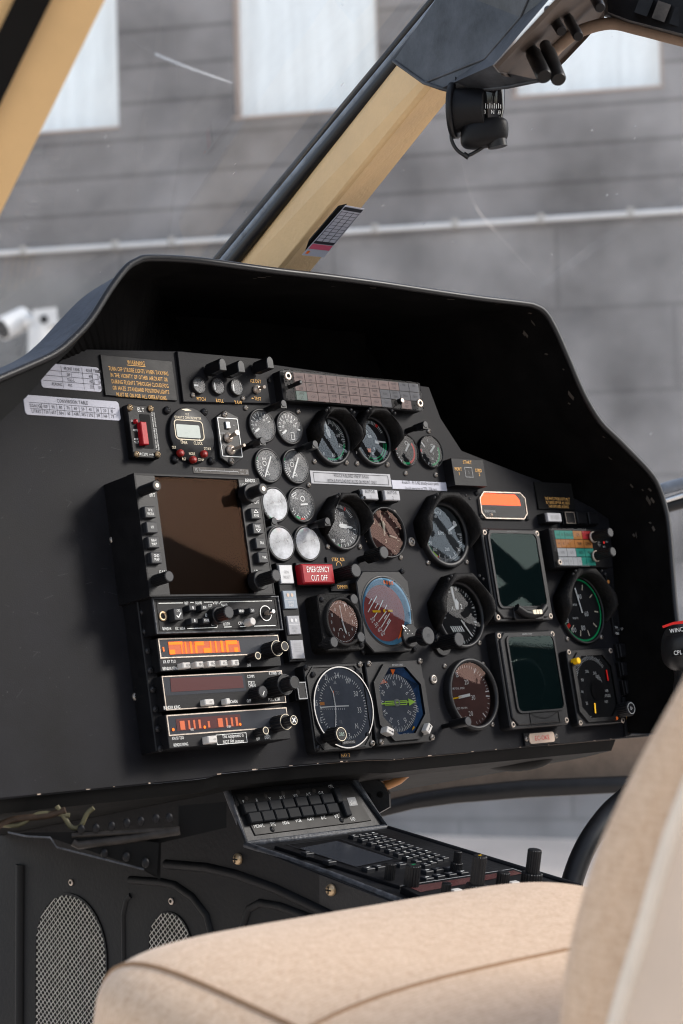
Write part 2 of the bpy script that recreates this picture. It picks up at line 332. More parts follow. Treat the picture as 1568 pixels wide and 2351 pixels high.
# ------------------------------------------------------------------ instrument panel sheet
def pp(q, h=0): u, v, _ = PAN.uv(q[0], q[1], h); return (u, v)
b = MB()
bot = [(-260, 1858), (0, 1834), (459, 1788), (480, 1785), (515, 1775), (700, 1756), (860, 1744), (900, 1745), (975, 1737), (1420, 1696)]
top = [(1492, 1690), (1440, 1330), (1418, 1205), (1360, 1165), (1240, 1103), (1195, 1087), (1060, 1034), (1012, 960), (985, 888), (640, 838), (420, 806), (165, 800), (112, 852), (0, 935), (-260, 1050)]
ol = [pp(q) for q in bot+top]
b.prism(ol, -.004, 0, 'panel', .0008, back=True)
lo = [pp(q) for q in bot]
b.add([(x, y-.0002, -.004) for x, y in lo]+[(x, y-.011, -.012) for x, y in lo]+[(x, y-.013, -.05) for x, y in lo]+[(x, y-.013, -.40) for x, y in lo],
      [(r*10+i, r*10+i+1, (r+1)*10+i+1, (r+1)*10+i) for r in range(3) for i in range(9)], 'matte')  # last row is an added slab blocking light from ahead under the panel
for (x0, y0), (x1, y1) in zip(lo, lo[1:]):      # paint worn off along the lower edge
    n = int((x1-x0)/.016)
    for i in range(n):
        t = random.random(); w = random.uniform(.001, .005); hh = random.uniform(.0004, .0011)
        if random.random() < .55: cx, cy = x0+(x1-x0)*t, y0+(y1-y0)*t; b.poly(rrect(cx, cy+.0005, w, hh), 'chip', .0003)
for i in range(26):                             # fine scuffs on the bare area
    x, y = random.uniform(-.42, -.25), random.uniform(-.2, .06); a = random.uniform(-.5, .9); l = random.uniform(.002, .011)
    b.bar((x, y), (x+l*math.cos(a), y+l*math.sin(a)), .00022, .0003, 'knobtip')
b.build('instrument_panel', None, PAN.mat(), 'black painted instrument panel sheet carrying all the gauges and radios', 'panel')
# panel studs
for q, r, lb in ((z('N', 0, 0), 0, ''), ((258, 1240), 9, 'round slotted stud on bare panel left of the radar screen'), ((311, 1600), 10, 'round slotted stud on bare panel left of the radio stack'),
                 ((943.5, 1244), 11, 'bright quarter turn stud left of the rotor speed gauge'), ((994, 1560), 11, 'bright quarter turn stud above the vertical speed gauge corner')):
    if not r: continue
    t = T('panel_stud', lb, 'fastener', *q, group='quarter turn studs on the panel'); R = r*t.sc
    b = MB(); b.lathe([(R, 0), (R, .0012), (R*.8, .0022), (R*.55, .0022), (R*.5, .0012), (0.0001, .0012)], 'screw', n=28); t.part('collar', b)
    t.screw_at(0, 0, .0008, R*.5, 'screw')
# ------------------------------------------------------------------ gauges
class D:
    def __init__(s, mb, t, R): s.b = mb; s.t = t; s.R = R; s.z = .0012
    def P(s, a, r, rm=None): return (r*s.R*math.sin(R_(a)), r*s.R*math.cos(R_(a)))
    def ticks(s, a0, a1, n, r0, r1, w=.03, m='offw'):
        for i in range(n+1):
            a = a0+(a1-a0)*i/n; s.b.bar(s.P(a, r0), s.P(a, r1), w*s.R, s.z, m)
    def arc(s, a0, a1, r0, r1, m):
        n = max(3, int(abs(a1-a0)/6))
        for i in range(n):
            A, B = a0+(a1-a0)*i/n, a0+(a1-a0)*(i+1)/n; s.b.poly([s.P(A, r0), s.P(B, r0), s.P(B, r1), s.P(A, r1)], m, s.z+.0003)
    def num(s, t, a, r, size=.16, m='offw', xs=.85, rot=0): x, y = s.P(a, r); s.b.text(t, x, y, s.z+.0002, size*s.R, m, xs, rot)
    def px(s, t, q, size=.16, m='offw', xs=.85, rot=0): x, y = s.t.L(q, .001); s.b.text(t, x, y, s.z+.0002, size*s.R, m, xs, rot)
    def tri(s, a, r0, r1, w, m):
        A = s.P(a, r0); B = s.P(a, r1); q = Vector((math.cos(R_(a)), -math.sin(R_(a))))*w*s.R
        s.b.poly([Vector(A), Vector(B)+q, Vector(B)-q], m, s.z+.0004)
def needle(t, R, a, r0, r1, w, m='offw', w2=None, zz=.0026, tip=0, name='needle', at=(0, 0)):
    b = MB(); P = lambda r: Vector((at[0]+r*R*math.sin(R_(a)), at[1]+r*R*math.cos(R_(a)))); w2 = w if w2 is None else w2
    A, B = P(r0), P(r1); d = (B-A).normalized(); q = Vector((-d.y, d.x)); C = P(r1+tip)
    o = [A-q*w*R/2, B-q*w2*R/2]+([C] if tip else [])+[B+q*w2*R/2, A+q*w*R/2]
    b.prism(o, zz-.0005, zz, m); return t.part(name, b)
def visor(t, R, d):
    b = MB(); rows = []
    for i in range(49):
        a = -112+224*i/48; e = abs(a)/112; s_, c = math.sin(R_(a)), math.cos(R_(a))
        ro = min(R*1.25, R*1.13/max(.01, max(c, abs(s_)*.98, (abs(s_)*.74+c*.74)))) if abs(a) < 96 else R*1.16
        tp = min(1, (1-e)*4+.12); ri = R*.97; ro = ri+(ro-ri)*(.45+.55*tp); H = .007+.014*min(1, (1-e)*5)
        sec = [(ri, d), (ri, H-.002), (ri+.0015, H), (ro-.002, H), (ro, H-.002), (ro, .0005)]
        rows.append([(r*s_, r*c, h) for r, h in sec])
    b.grid(rows, 'leather', True, True); b.poly(rows[0], 'leather'); b.poly(rows[-1], 'leather'); v = t.part('glare_visor', b)
    for a in (-38, -30, 30, 38):
        rb = MB(); rb.lathe([(.0017, 0), (.0013, .0008), (.0004, .0012)], 'knob', n=10, cap=True); o = rb.build('rivet', v)
        o.location = (R*1.2*math.sin(R_(a)), R*1.2*math.cos(R_(a)), .0208)
    return v
def gauge(name, lb, cat, q, rp, draw, dial='dial', d=.003, inner=.86, gl='g', screws=(), hood=False, group=None, bez='bezel', tilt=None, wall=None):
    t = T(name, lb, cat, *q, group=group); r = rp*t.sc; R = r*inner
    b = MB(); b.lathe([(r, 0), (r, d*.8), (r*.975, d), (R*1.04, d), (R, d*.8), (R, .0005)], bez, n=56); t.part('bezel', b)
    b = MB(); b.poly(circ(0, 0, R*1.01, 56), dial, .0008); draw(D(b, t, R)); t.part('dial', b)
    b = MB(); zz = max(d*.75, .0032); b.lathe([(R*1.0, zz), (R*.7, zz+R*.012), (R*.35, zz+R*.02), (.0001, zz+R*.022)], gl, n=48); o = t.part('glass', b)
    if tilt: o.rotation_euler = (R_(tilt[0]), R_(tilt[1]), 0)
    for s_ in screws: t.screw(s_)
    if hood: visor(t, r, d)
    return t, R
def knob_at(t, q, h, rp, m='knob', top='knobtip', h0=.0005, name='knob', rib=True, neck=True):
    x, y = t.L(q, h); r = rp*t.sc; b = MB(); hb = h0+(h-h0)*.35
    if neck: b.cyl(x, y, h0, hb, r*.5, 'knob', n=14)
    else: hb = h0
    (b.ribbed(x, y, hb, h, r, m, 22, .07, top) if rib else b.cyl(x, y, hb, h, r, m, top=top)); return t.part(name, b)
G4 = 'small gauges left of the centre'
# temperature pair
def dr(D):
    D.ticks(-125, 65, 10, .72, .92, .035); D.ticks(-125, 65, 5, .66, .92, .05)
    for n, a in (('0', -125), ('10', -82), ('20', -45), ('30', -6), ('40', 32)): D.num(n, a, .5, .17)
    D.num('%', -128, .95-.4, .14)
t, R = gauge('temperature_gauge', 'small grey gauge beside the dimmer toggles, reading 10 to 40, left of its twin', 'gauge', (598.5, 979), 41, dr, 'dialgrey', gl='gdust', group=G4, bez='bezel')
needle(t, R, -122, .38, .82, .13)
def dr2(D): dr(D); D.num('50', 74, .55, .17); D.b.frame(rrect(*D.P(155, .6), .0045, .007), rrect(*D.P(155, .6), .0035, .006), D.z, D.z+.0003, 'offw')
t, R = gauge('temperature_gauge', 'small grey gauge with a 50 mark just left of the big hooded gauges', 'gauge', (661, 983), 41, dr2, 'dialgrey', gl='gdust', group=G4, screws=[z('B', 1222, 548), z('B', 752, 515)])
needle(t, R, -122, .38, .82, .13); needle(t, R, 98, .7, .92, .1, name='pointer')
def drb(D):
    D.ticks(-145, -70, 8, .74, .94, .045)
    for n, a in (('12', -82), ('08', -103), ('04', -122)): D.num(n, a, .6, .16)
    D.num('BAR', -25, .5, .14); D.b.line(circ(*D.P(-60, .28), D.R*.15, 14), D.R*.04, D.z+.0003, 'offw', True); D.arc(-70, -55, .92, .99, 'green')
    D.b.line([D.P(190, .35), D.P(205, .62), D.P(172, .62)], D.R*.04, D.z+.0003, 'offw', True)
for q, lb in (((612, 1070), 'small BAR pressure gauge with long white needle above the radar knob'), ((675, 1072.5), 'small BAR pressure gauge with long white needle beside the speed placard')):
    t, R = gauge('pressure_gauge', lb, 'gauge', q, 42, drb, 'dialgrey', gl='gdust', group=G4, screws=[z('C', 393, 1128)] if q[0] > 640 else ())
    needle(t, R, 29, -.85, .68, .10)
def drc(D):
    D.num('10 bar', -40, .55, .16); D.b.line(circ(*D.P(30, .45), D.R*.16, 14), D.R*.05, D.z+.0003, 'offw', True)
    D.ticks(120, 240, 8, .74, .92, .04); D.arc(170, 190, .84, .96, 'redm'); D.arc(192, 215, .84, .96, 'green'); D.num('6', -110, .72, .15); D.num('4', 235, .7, .15); D.num('2', 205, .7, .15)
    D.b.line([D.P(-48, .9), D.P(-20, .84), D.P(-22, .7), D.P(-50, .76)], D.R*.04, D.z+.0003, 'offw', True)
for q, lb, g in (((626.6, 1159.6), 'bright washed out 10 bar oil gauge touching the radar frame', 'gglare'), ((688, 1159.6), 'oil pressure gauge with 10 bar legend left of the hooded T4 gauge', 'gdust')):
    t, R = gauge('oil_pressure_gauge', lb, 'gauge', q, 43, drc, 'dialgrey', gl=g, group=G4); needle(t, R, 85, -.05, .55, .1)
def drd(D):
    D.ticks(-70, 70, 10, .74, .93, .04)
    for n, a in (('120', -52), ('100', -18), ('80', 12), ('40', -95), ('20', -135)): D.num(n, a, .55, .15)
    D.arc(-8, 8, .78, .95, 'redm'); D.arc(-30, -8, .78, .95, 'green'); D.num('C', 140, .6, .14)
for q, lb in (((641, 1249), 'white glaring gauge above the square GEN RESET button'), ((702, 1249), 'white glaring gauge with red and green top mark above the emergency button')):
    t, R = gauge('oil_temperature_gauge', lb, 'gauge', q, 43, drd, 'dialgrey', gl='gglare', group=G4); needle(t, R, 178, .02, .62, .1)
# big hooded top row
def drn(D):
    D.ticks(5, 105, 20, .8, .97, .022); D.ticks(5, 105, 5, .74, .97, .035); D.num('60', 66, .62); D.num('70', 108, .64); D.num('80', 172, .68); D.num('0', 218, .8)
    D.arc(98, 200, .84, .91, 'green'); D.ticks(105, 205, 12, .9, .97, .02)
t, R = gauge('delta_speed_gauge', 'hooded engine gauge with 60 70 80 marks and green arc under the caution lights', 'gauge', (755, 1012), 60, drn, gl='gblue', d=.005, hood=True, screws=[z('C', 440, 930), z('C', 708, 940)])
needle(t, R, -12, .12, .95, .09); needle(t, R, -12, .2, .5, .2, name='pointer')
def drt(D):
    D.ticks(-22, 60, 14, .8, .95, .025)
    for n, p in (('100', (825, 665)), ('110', (865, 685)), ('120', (895, 725)), ('0', (932, 825)), ('10', (920, 865)), ('20', (895, 895)), ('30', (860, 905)), ('40', (822, 890)), ('50', (790, 855)), ('60', (767, 805))): D.px(n, z('C', *p), .13)
    D.num('%', -30, .28, .14); D.arc(95, 215, .9, .96, 'green'); D.arc(95, 200, .78, .82, 'green'); D.arc(-24, -18, .78, .97, 'redm'); D.arc(30, 38, .8, .95, 'redm')
    D.b.poly(rrect(*D.P(205, .48), D.R*.2, D.R*.17), 'orange', D.z+.0003)
t, R = gauge('torque_gauge', 'hooded torque gauge numbered to 120 with a small orange square', 'gauge', (849.7, 1013.5), 60, drt, gl='gblue', d=.005, hood=True, screws=[z('C', 797, 947), z('C', 1052, 957)])
needle(t, R, 92, .25, .8, .07, tip=.12); needle(t, R, 98, .2, .45, .14, name='pointer'); needle(t, R, -72, .7, .98, .08, name='pointer')
def drs(D):
    D.num('bar', -35, .72, .17)
    for n, p in (('10', (1117, 818)), ('6', (1115, 852)), ('4', (1119, 882)), ('2', (1155, 925)), ('0', (1208, 822))): D.px(n, z('C', *p), .16)
    D.ticks(-85, -165, 4, .74, .92, .05); D.arc(52, 160, .76, .9, 'redm'); D.arc(160, 205, .76, .9, 'green'); D.arc(-88, -76, .76, .93, 'redm')
    D.b.line(circ(*D.P(22, .55), D.R*.13, 12), D.R*.04, D.z+.0003, 'offw', True)
t, R = gauge('fuel_pressure_gauge', 'small bar gauge with a long red arc right of the torque gauge', 'gauge', (928, 1035.5), 39, drs, d=.004, inner=.93, screws=[z('C', 1147, 657), z('C', 1205, 1030)])
needle(t, R, 40, -.05, .6, .13)
def drs2(D):
    for n, p in (('120', (1325, 835)), ('100', (1325, 860)), ('80', (1330, 892)), ('60', (1350, 925)), ('40', (1392, 945)), ('20', (1420, 910)), ('0', (1427, 868))): D.px(n, z('C', *p), .15)
    D.ticks(80, 200, 6, .72, .92, .05); D.arc(68, 180, .78, .9, 'green'); D.arc(-92, -80, .76, .93, 'redm'); D.num('C', -5, .75, .15)
    D.b.line([D.P(-48, .9), D.P(-55, .5)], D.R*.1, D.z+.0003, 'offw'); D.b.line([D.P(18, .5), D.P(35, .62), D.P(48, .5), D.P(30, .4)], D.R*.04, D.z+.0003, 'offw', True)
t, R = gauge('oil_temperature_gauge', 'small temperature gauge with a green arc at the dark right end of the top row', 'gauge', (985, 1038), 39, drs2, d=.004, inner=.93, screws=[z('C', 1397, 675), z('C', 1455, 1042)])
needle(t, R, 48, -.05, .6, .13)
# T4 gauge
def dr4(D):
    D.ticks(-28, 62, 18, .82, .97, .026); D.num('800', -24, .72, .15)
    for n, p in (('900', (705, 348)), ('0', (768, 503)), ('10', (572, 492)), ('200', (717, 590)), ('00', (632, 588)), ('T4', (705, 437))): D.px(n, z('G', *p), .15)
    D.ticks(100, 200, 7, .82, .97, .03); D.arc(-32, -24, .84, .96, 'lime'); D.arc(-24, -20, .84, .96, 'redm'); D.arc(26, 32, .8, .96, 'redm'); D.arc(-92, -86, .85, .98, 'green'); D.arc(192, 200, .9, .98, 'green')
t, R = gauge('exhaust_temperature_gauge', 'hooded T4 gauge marked 800 and 900 in the centre of the panel', 'gauge', (779, 1208), 60, dr4, d=.005, gl='gdust', hood=True, screws=[z('G', 592, 640), z('G', 880, 642)])
needle(t, R, 97, -.12, .62, .1, tip=.1); needle(t, R, 97, -.05, .35, .18, name='pointer')
# standby altimeter
def dra(D):
    for n, p in (('0', (996, 425)), ('1', (1052, 445)), ('2', (1092, 512)), ('3', (1105, 592)), ('6', (975, 648)), ('7', (932, 585)), ('8', (922, 508)), ('9', (948, 440))): D.px(n, z('G', *p), .17, 'cream')
    D.ticks(0, 324, 9, .84, .97, .03, 'cream'); D.ticks(18, 342, 9, .88, .97, .02, 'cream'); D.num('FEET', -22, .42, .07, 'cream'); D.num('1000', 20, .42, .07, 'cream')
t, R = gauge('standby_altimeter', 'recessed altimeter with painted brown reflection and crosshatched knob right of the T4 gauge', 'altimeter', (878, 1226), 61, dra, 'dialbrown', d=.008, inner=.90, gl='gcoat', screws=[z('G', 1185, 333), z('G', 1245, 737)])
needle(t, R, -3, -.1, .8, .06, 'cream', w2=.03, tip=.1); needle(t, R, 3, 0, .42, .08, 'cream', w2=.14, tip=.12, zz=.0032); needle(t, R, 105, .3, .75, .06, 'cream', name='pointer')
knob_at(t, z('G', 1090, 693), .034, 15)
# rotor speed
def drr(D):
    for n, p in (('450', (150, 507)), ('400', (152, 597)), ('350', (178, 712)), ('300', (232, 780)), ('200', (360, 778)), ('100', (388, 605)), ('NTL1+NTL2', (235, 397)), ('NR', (238, 437)), ('RPM', (293, 610))): D.px(n, z('I', *p), .115 if p[1] > 450 else .09)
    D.ticks(88, 205, 30, .84, .95, .016); D.ticks(88, 205, 6, .74, .95, .025); D.arc(-108, -85, .86, .96, 'lime'); D.arc(-132, -108, .86, .98, 'green'); D.arc(-150, -132, .86, .96, 'lime'); D.arc(-88, -84, .85, .97, 'redm'); D.arc(-153, -150, .85, .97, 'redm')
    D.ticks(-155, -62, 14, .88, .97, .014); D.tri(128, .95, .82, .06, 'offw')
t, R = gauge('rotor_speed_gauge', 'large hooded RPM gauge numbered 100 to 450 right of centre', 'gauge', (1015, 1228), 80, drr, 'dialgrey', d=.006, inner=.84, gl='gblue', hood=True, screws=[z('I', 172, 915), z('I', 575, 910)])
needle(t, R, 64, .3, .82, .07); b = MB(); b.poly([(R*.73*math.sin(R_(58))+x*R, R*.73*math.cos(R_(58))+y*R) for x, y in ((-.09, .02), (-.02, .1), (.09, .06), (.07, -.06), (-.05, -.09))], 'offw', .0024); b.text('1', R*.62, R*.4, .0026, R*.08, 'ink'); t.part('pointer', b)
# clock
t = T('clock', 'square framed analogue clock below the red emergency button', 'clock', 755, 1436); w = .0268
b = MB(); o1 = rrect(0, 0, 2*w, 2*w, .006, 5); b.prism(o1, 0, .017, 'leather', .001); R = .0232
b.lathe([(R*1.02, .017), (R, .021), (R*.9, .0215), (R*.87, .0172)], 'leather', n=48); t.part('case', b)
b = MB(); b.poly(circ(0, 0, R*.88, 48), 'dialbrown', .0173); d_ = D(b, t, R*.86); d_.z = .0176
for i, n in enumerate('12 1 2 3 4 5 6 7 8 9 10 11'.split()): d_.num(n, i*30, .68, .17, 'offw', .7)
for i in range(60):
    if 8 < i < 32: x, y = d_.P(i*6, .93); b.poly(circ(x, y, R*.022, 6), 'offw', .0178)
    else: b.bar(d_.P(i*6, .88), d_.P(i*6, .97), R*.02, .0178, 'offw')
for n, a in (('5', 36), ('10', 64), ('15', 95)): d_.num(n, a, .8, .08)
b.line(circ(*d_.P(200, .45), R*.1, 10, 0, 180), R*.03, .0178, 'offw'); t.part('dial', b)
needle(t, R*.86, -4, -.1, .78, .05, 'offw', w2=.03, zz=.0188); needle(t, R*.86, 165, -.1, .5, .06, 'offw', w2=.1, zz=.0184, tip=.12); d_.b = MB(); d_.tri(22, .72, .92, .07, 'offw'); d_.b.build('bug', t.o)
b = MB(); b.lathe([(R*.88, .0195), (R*.5, .0202), (.0001, .0204)], 'gcoat', n=48); t.part('glass', b)
for sx, sy in ((-1, 1), (1, 1), (1, -1)): t.screw_at(sx*.0215, sy*.0215, .017, .0026, 'screwd')
knob_at(t, z('G', 642, 1497), .036, 13, h0=.018)
for q, h in ((z('G', 820, 1110), .03), (z('G', 885, 1450), .03)): pass
for q, lb in ((z('G', 822, 1112), 'small black push knob between the clock and the attitude indicator top'), (z('G', 885, 1452), 'small knurled knob between the clock and the attitude indicator bottom')):
    tt = T('set_knob', lb, 'knob', *q, .022, group='small knobs beside the clock'); b = MB(); b.cyl(0, 0, 0, .012, .002, 'knob', n=12); b.ribbed(0, 0, .012, .022, .0052, 'knob', 16, .06, 'knobtip'); tt.part('cap', b)
# standby attitude indicator
t = T('attitude_indicator', 'octagonal attitude indicator with red ground ball and orange wing bars', 'attitude indicator', 889, 1410)
cx, cy, w, hh = t.rect(.014, z('H', 568, 162), z('H', 955, 162), z('H', 1025, 798), z('H', 610, 798)); b = MB(); W = min(w, hh)
oo = octo(cx, cy, w*1.02, hh, .0105); b.prism(oo, 0, .012, 'bezel', .001); R = .0325
b.lathe([(R*1.08, .012), (R*1.05, .0128), (R*1.0, .0122)], 'bezel', cx, cy, 56); t.part('case', b)
b = MB(); b.poly([(cx+x, cy+y) for x, y in circ(0, 0, R*1.0, 56)], 'adiblue', .0121)
bx, by = cx-R*.13, cy-R*.05; b.poly([(bx+x, by+y) for x, y in circ(0, 0, R*.84, 48)], 'adired', .0124)
for xa, ya, xb, yb in ((945, 1230, 1025, 1085), (952, 1158, 978, 1110), (1008, 1195, 1035, 1150), (1040, 1212, 1080, 1122), (1000, 1275, 1030, 1228), (1085, 1228, 1115, 1165), (1040, 1318, 1110, 1222), (1092, 1290, 1112, 1255), (1065, 1365, 1140, 1240), (1115, 1335, 1140, 1290), (1085, 1408, 1150, 1300)):
    b.bar(t.L(z('G', xa, ya), .0127), t.L(z('G', xb, yb), .0127), R*.032, .0127, 'offw')
for n, p in (('20', (663, 548)), ('30', (692, 588)), ('40', (717, 627)), ('60', (742, 655))): x, y = t.L(z('H', *p), .012); b.text(n, x, y, .0128, .0042, 'offw', .9, 25)
for i in range(4): x, y = cx+R*(.02+.11*i), cy+R*(.80-.01*i); b.poly([(x, y), (x+R*.07, y+R*.02), (x+R*.05, y+R*.13), (x-R*.02, y+R*.11)], 'orange', .0128)
b.poly([(cx+R*.25, cy-R*.85), (cx+R*.55, cy-R*.4), (cx+R*.5, cy-R*.72)], 'orange', .0128); t.part('ball', b)
b = MB(); 
for q0, q1 in (((665, 482), (727, 482)), ((785, 478), (822, 478))): b.bar(t.L(z('H', *q0), .013), t.L(z('H', *q1), .013), .0022, .0134, 'yellow')
x, y = t.L(z('H', 757, 478), .013); b.poly(circ(x, y, .0017, 12), 'yellow', .0134); t.part('wing_bars', b)
b = MB(); b.lathe([(R*1.0, .0139), (R*.6, .0146), (.0001, .015)], 'gblue', cx, cy, 48); t.part('glass', b)
kx, ky = t.L(z('H', 965, 672), .014); b = MB(); b.prism([(kx+x, ky+y) for x, y in circ(0, 0, .0115, 28)], .0005, .0150, 'bezel', .0008)
for a in range(0, 200, 20): b.bar((kx-.0105*math.cos(R_(a-60)), ky+.0105*math.sin(R_(a+10))*1), (kx-.0085*math.cos(R_(a-60)), ky+.0085*math.sin(R_(a+10))), .0008, .0152, 'offw')
t.part('cage_dial', b)
x, y = t.L(z('H', 1098, 672), .038); b = MB(); b.cyl(x, y, .015, .030, .0032, 'knob', n=14); b.ribbed(x, y, .030, .039, .0088, 'knob', 30, .03, 'knobtip'); b.line(circ(x, y, .0014, 12), .0003, .0395, 'ink', True); t.part('cage_knob', b)
for q in (z('H', 905, 165), z('H', 600, 795), z('H', 1003, 775)): t.screw(q, .003, .0028, 'screwd')
# main altimeter
def drA(D):
    for n, p in (('ALT', (1308, 458)), ('2', (1360, 443)), ('3', (1385, 582)), ('1', (1303, 362)), ('5', (1212, 668)), ('0', (1222, 328)), ('FEET', (1268, 330)), ('CALIBRATED', (1213, 502)), ('20.000 FEET', (1215, 533))):
        D.px(n, z('H', *p), {'ALT': .13, '2': .16, '3': .16, '5': .16, '1': .18, '0': .14}.get(n, .05))
    D.ticks(5, 175, 24, .87, .96, .014); D.ticks(10, 170, 5, .82, .96, .025); D.ticks(-175, -60, 9, .88, .96, .014)
    for i in range(6): x = -.22+.10*i-.05; D.b.bar((x*D.R, -.55*D.R), ((x-.12)*D.R, -.36*D.R), D.R*.05, D.z+.0003, 'offw')
t, R = gauge('altimeter', 'large hooded ALT altimeter with striped window right of the attitude indicator', 'altimeter', (1046.5, 1413), 80, drA, 'dial', d=.008, inner=.88, gl='g', hood=True, screws=[z('H', 1510, 727)])
needle(t, R, 142, .22, .86, .05, tip=.05); needle(t, R, -6, .25, .95, .05, w2=.11); needle(t, R, 2, .18, .42, .12, w2=.2, tip=.12, zz=.0032)
b = MB(); x, y = t.L(z('H', 1222, 735), .003); b.prism([(x+p, y+q) for p, q in circ(0, 0, .012, 28)], .0003, .0028, 'bezel', .0005); t.part('corner_lobe', b); t.screw(z('H', 1178, 690), .004, .003, 'screwd')
knob_at(t, z('H', 1347, 700), .036, 17, h0=.002)
# primary flight displays
def display(lb, quad, scr, h, slip, name):
    t = T(name, lb, 'display', quad[0][0]+60, quad[0][1]+100); cx, cy, w, hh = t.rect(h, *quad); b = MB()
    b.prism(rrect(cx, cy, w, hh, .004, 3), 0, h-.002, 'bezel', .001)
    o2 = octo(cx, cy+.001, w*.93, hh*.955, .008); b.prism(o2, h-.003, h, 'bezel', .0008)
    sx, sy, sw, sh = t.rect(h, *scr); i1 = rrect(sx, sy, sw*1.1, sh*1.07, .007, 4); b.frame(i1, rrect(sx, sy, sw*1.02, sh*1.02, .006, 4), h, h+.0016, 'bezel', h-.0005); b.text('BENDIX/KING', cx, cy+hh*.455, h+.0003, .0021, 'dim', .8); t.part('case', b)
    b = MB(); b.prism(rrect(sx, sy, sw*1.03, sh*1.03, .006, 4), h-.001, h+.0003, 'crt'); t.part('screen', b)
    b = MB(); b.poly(rrect(sx, sy, sw*1.02, sh*1.02, .006, 4), 'gcrt', h+.0009); t.part('glass', b)
    for x, y in ((-1, 1), (1, -1), (1, 1), (-1, -1)): t.screw_at(cx+x*(w/2-.0045), cy+y*(hh/2-.0045), h-.0022, .003, 'flat')
    return t, (cx, cy, w, hh)
t, (cx, cy, w, hh) = display('upper blank electronic attitude display with slip ball at its foot', [(1108.4, 1213), (1240, 1213), (1275, 1423), (1140, 1427)], [z('I', 800, 620), z('I', 1270, 625), z('I', 1400, 1365), z('I', 915, 1370)], .016, True, 'attitude_display')
x, y = t.L(z('I', 1215, 1440), .018); b = MB(); b.prism(rrect(x, y-.001, .046, .013, .003), .016, .0185, 'bezel', .0008)
b.tube([(x-.022, y+.005, .0215), (x-.012, y-.0015, .023), (x, y-.0035, .0235), (x+.012, y-.0015, .023), (x+.022, y+.005, .0215)], .0042, 'black', 12); s_ = t.part('inclinometer', b)
b = MB(); b.prism(rrect(x+.003, y-.001, .014, .0045, .001), .0255, .0276, 'cream'); 
for dx in (-.002, .002): b.bar((x+.003+dx, y-.0032), (x+.003+dx, y+.0012), .0006, .0278, 'ink')
b.build('slip_window', s_)
t, (cx, cy, w, hh) = display('lower blank electronic compass display above the small pink plate', [z('K', 495, 217), z('K', 910, 205), z('K', 1022, 868), z('K', 612, 895)], [z('K', 565, 262), z('K', 880, 258), z('K', 965, 755), z('K', 660, 770)], .016, False, 'compass_display')
b = MB(); x, y = t.L(z('K', 835, 822), .016); b.frame(rrect(x, y, .046, .0135), rrect(x, y, .0445, .012), .016, .0166, 'black'); b.line([(x-.022+.0044*i, y+.0058-.006*math.sin(math.pi*i/10)) for i in range(11)], .0006, .0168, 'slot'); c_ = t.part('cover_plate', b)
# airspeed
def drS(D):
    for n, p in (('40', (613, 1005)), ('60', (678, 1163)), ('80', (648, 1293)), ('100', (562, 1312)), ('120', (492, 1225)), ('140', (462, 1112)), ('160', (484, 1025)), ('180', (512, 968)), ('AIRSPEED', (560, 1080)), ('KNOTS', (578, 1203))): D.px(n, z('J', *p), .15 if n.isdigit() else .06, 'offw')
    for a in (20, 55, 95, 130, 165, 195, 225): D.b.bar(D.P(a, .66), D.P(a, .84), D.R*.035, D.z+.0002, 'cream')
    D.arc(0, 300, .93, .985, 'green'); D.arc(232, 240, .78, 1, 'redm'); D.arc(292, 298, .8, 1, 'redm')
t, R = gauge('airspeed_indicator', 'hooded airspeed dial with green rim at the right end of the panel', 'airspeed indicator', (1331, 1401), 80, drS, d=.004, inner=.93, gl='gblue', hood=True, screws=[z('J', 510, 1392), z('J', 825, 1375)])
needle(t, R, -12, -.1, .7, .05)
# radio altimeter
t = T('radar_altimeter', 'square radar altitude dial with yellow corner light below the airspeed dial', 'altimeter', 1366, 1580); cx, cy, w, hh = t.rect(.012, z('K', 990, 345), z('K', 1310, 335), z('K', 1395, 850), z('K', 1085, 880))
b = MB(); b.prism(rrect(cx, cy, w, hh, .003, 2), 0, .010, 'bezel', .0008); io = octo(cx, cy, w*.78, hh*.82, .012); b.frame(octo(cx, cy, w*.92, hh*.92, .012), io, .010, .0124, 'bezel', .0101); t.part('case', b)
b = MB(); b.prism(io, .0100, .0104, 'dial'); R = .0265; d_ = D(b, t, R); d_.z = .0108
for n, p in (('200', (1128, 498)), ('500', (1182, 510)), ('1000', (1202, 533)), ('1500', (1213, 550)), ('2000', (1218, 570)), ('150', (1096, 558)), ('-100', (1094, 640)), ('50', (1128, 720)), ('RADAR', (1253, 633)), ('ALTITUDE', (1260, 668)), ('FEET', (1264, 710)), ('TEST', (1145, 822))):
    x, y = t.L(z('K', *p), .011); b.text(n, x, y, .0112, .0030 if n[0] in 'RAT521' else .0024, 'offw', .75)
for i in range(30): a = -70+i*4.2; x = cx-.004; y = cy+.004; b.bar((x+.0245*math.sin(R_(a)), y+.0245*math.cos(R_(a))), (x+(.0285 if i % 5 else .03)*math.sin(R_(a)), y+(.0285 if i % 5 else .03)*math.cos(R_(a))), .0004, .011, 'offw')
t.part('dial', b)
x, y = t.L(z('K', 1205, 628), .011); b = MB(); b.poly([(x+p, y+q) for p, q in circ(0, 0, .0115, 28)], 'black', .0116); t.part('hub', b)
x, y = t.L(z('K', 1180, 720), .0115); x2, y2 = t.L(z('K', 1185, 790), .0115); b = MB(); b.prism([(x-.0011, y), (x2, y2), (x+.0011, y), ], .0114, .012, 'yellow'); b.bar((x, y), (x2, y2), .002, .0123, 'yellow'); t.part('needle', b)
x, y = t.L(z('K', 1268, 525), .0115); b = MB(); b.prism(rrect(x, y, .0018, .0115), .0112, .0122, 'redm'); t.part('bug', b)
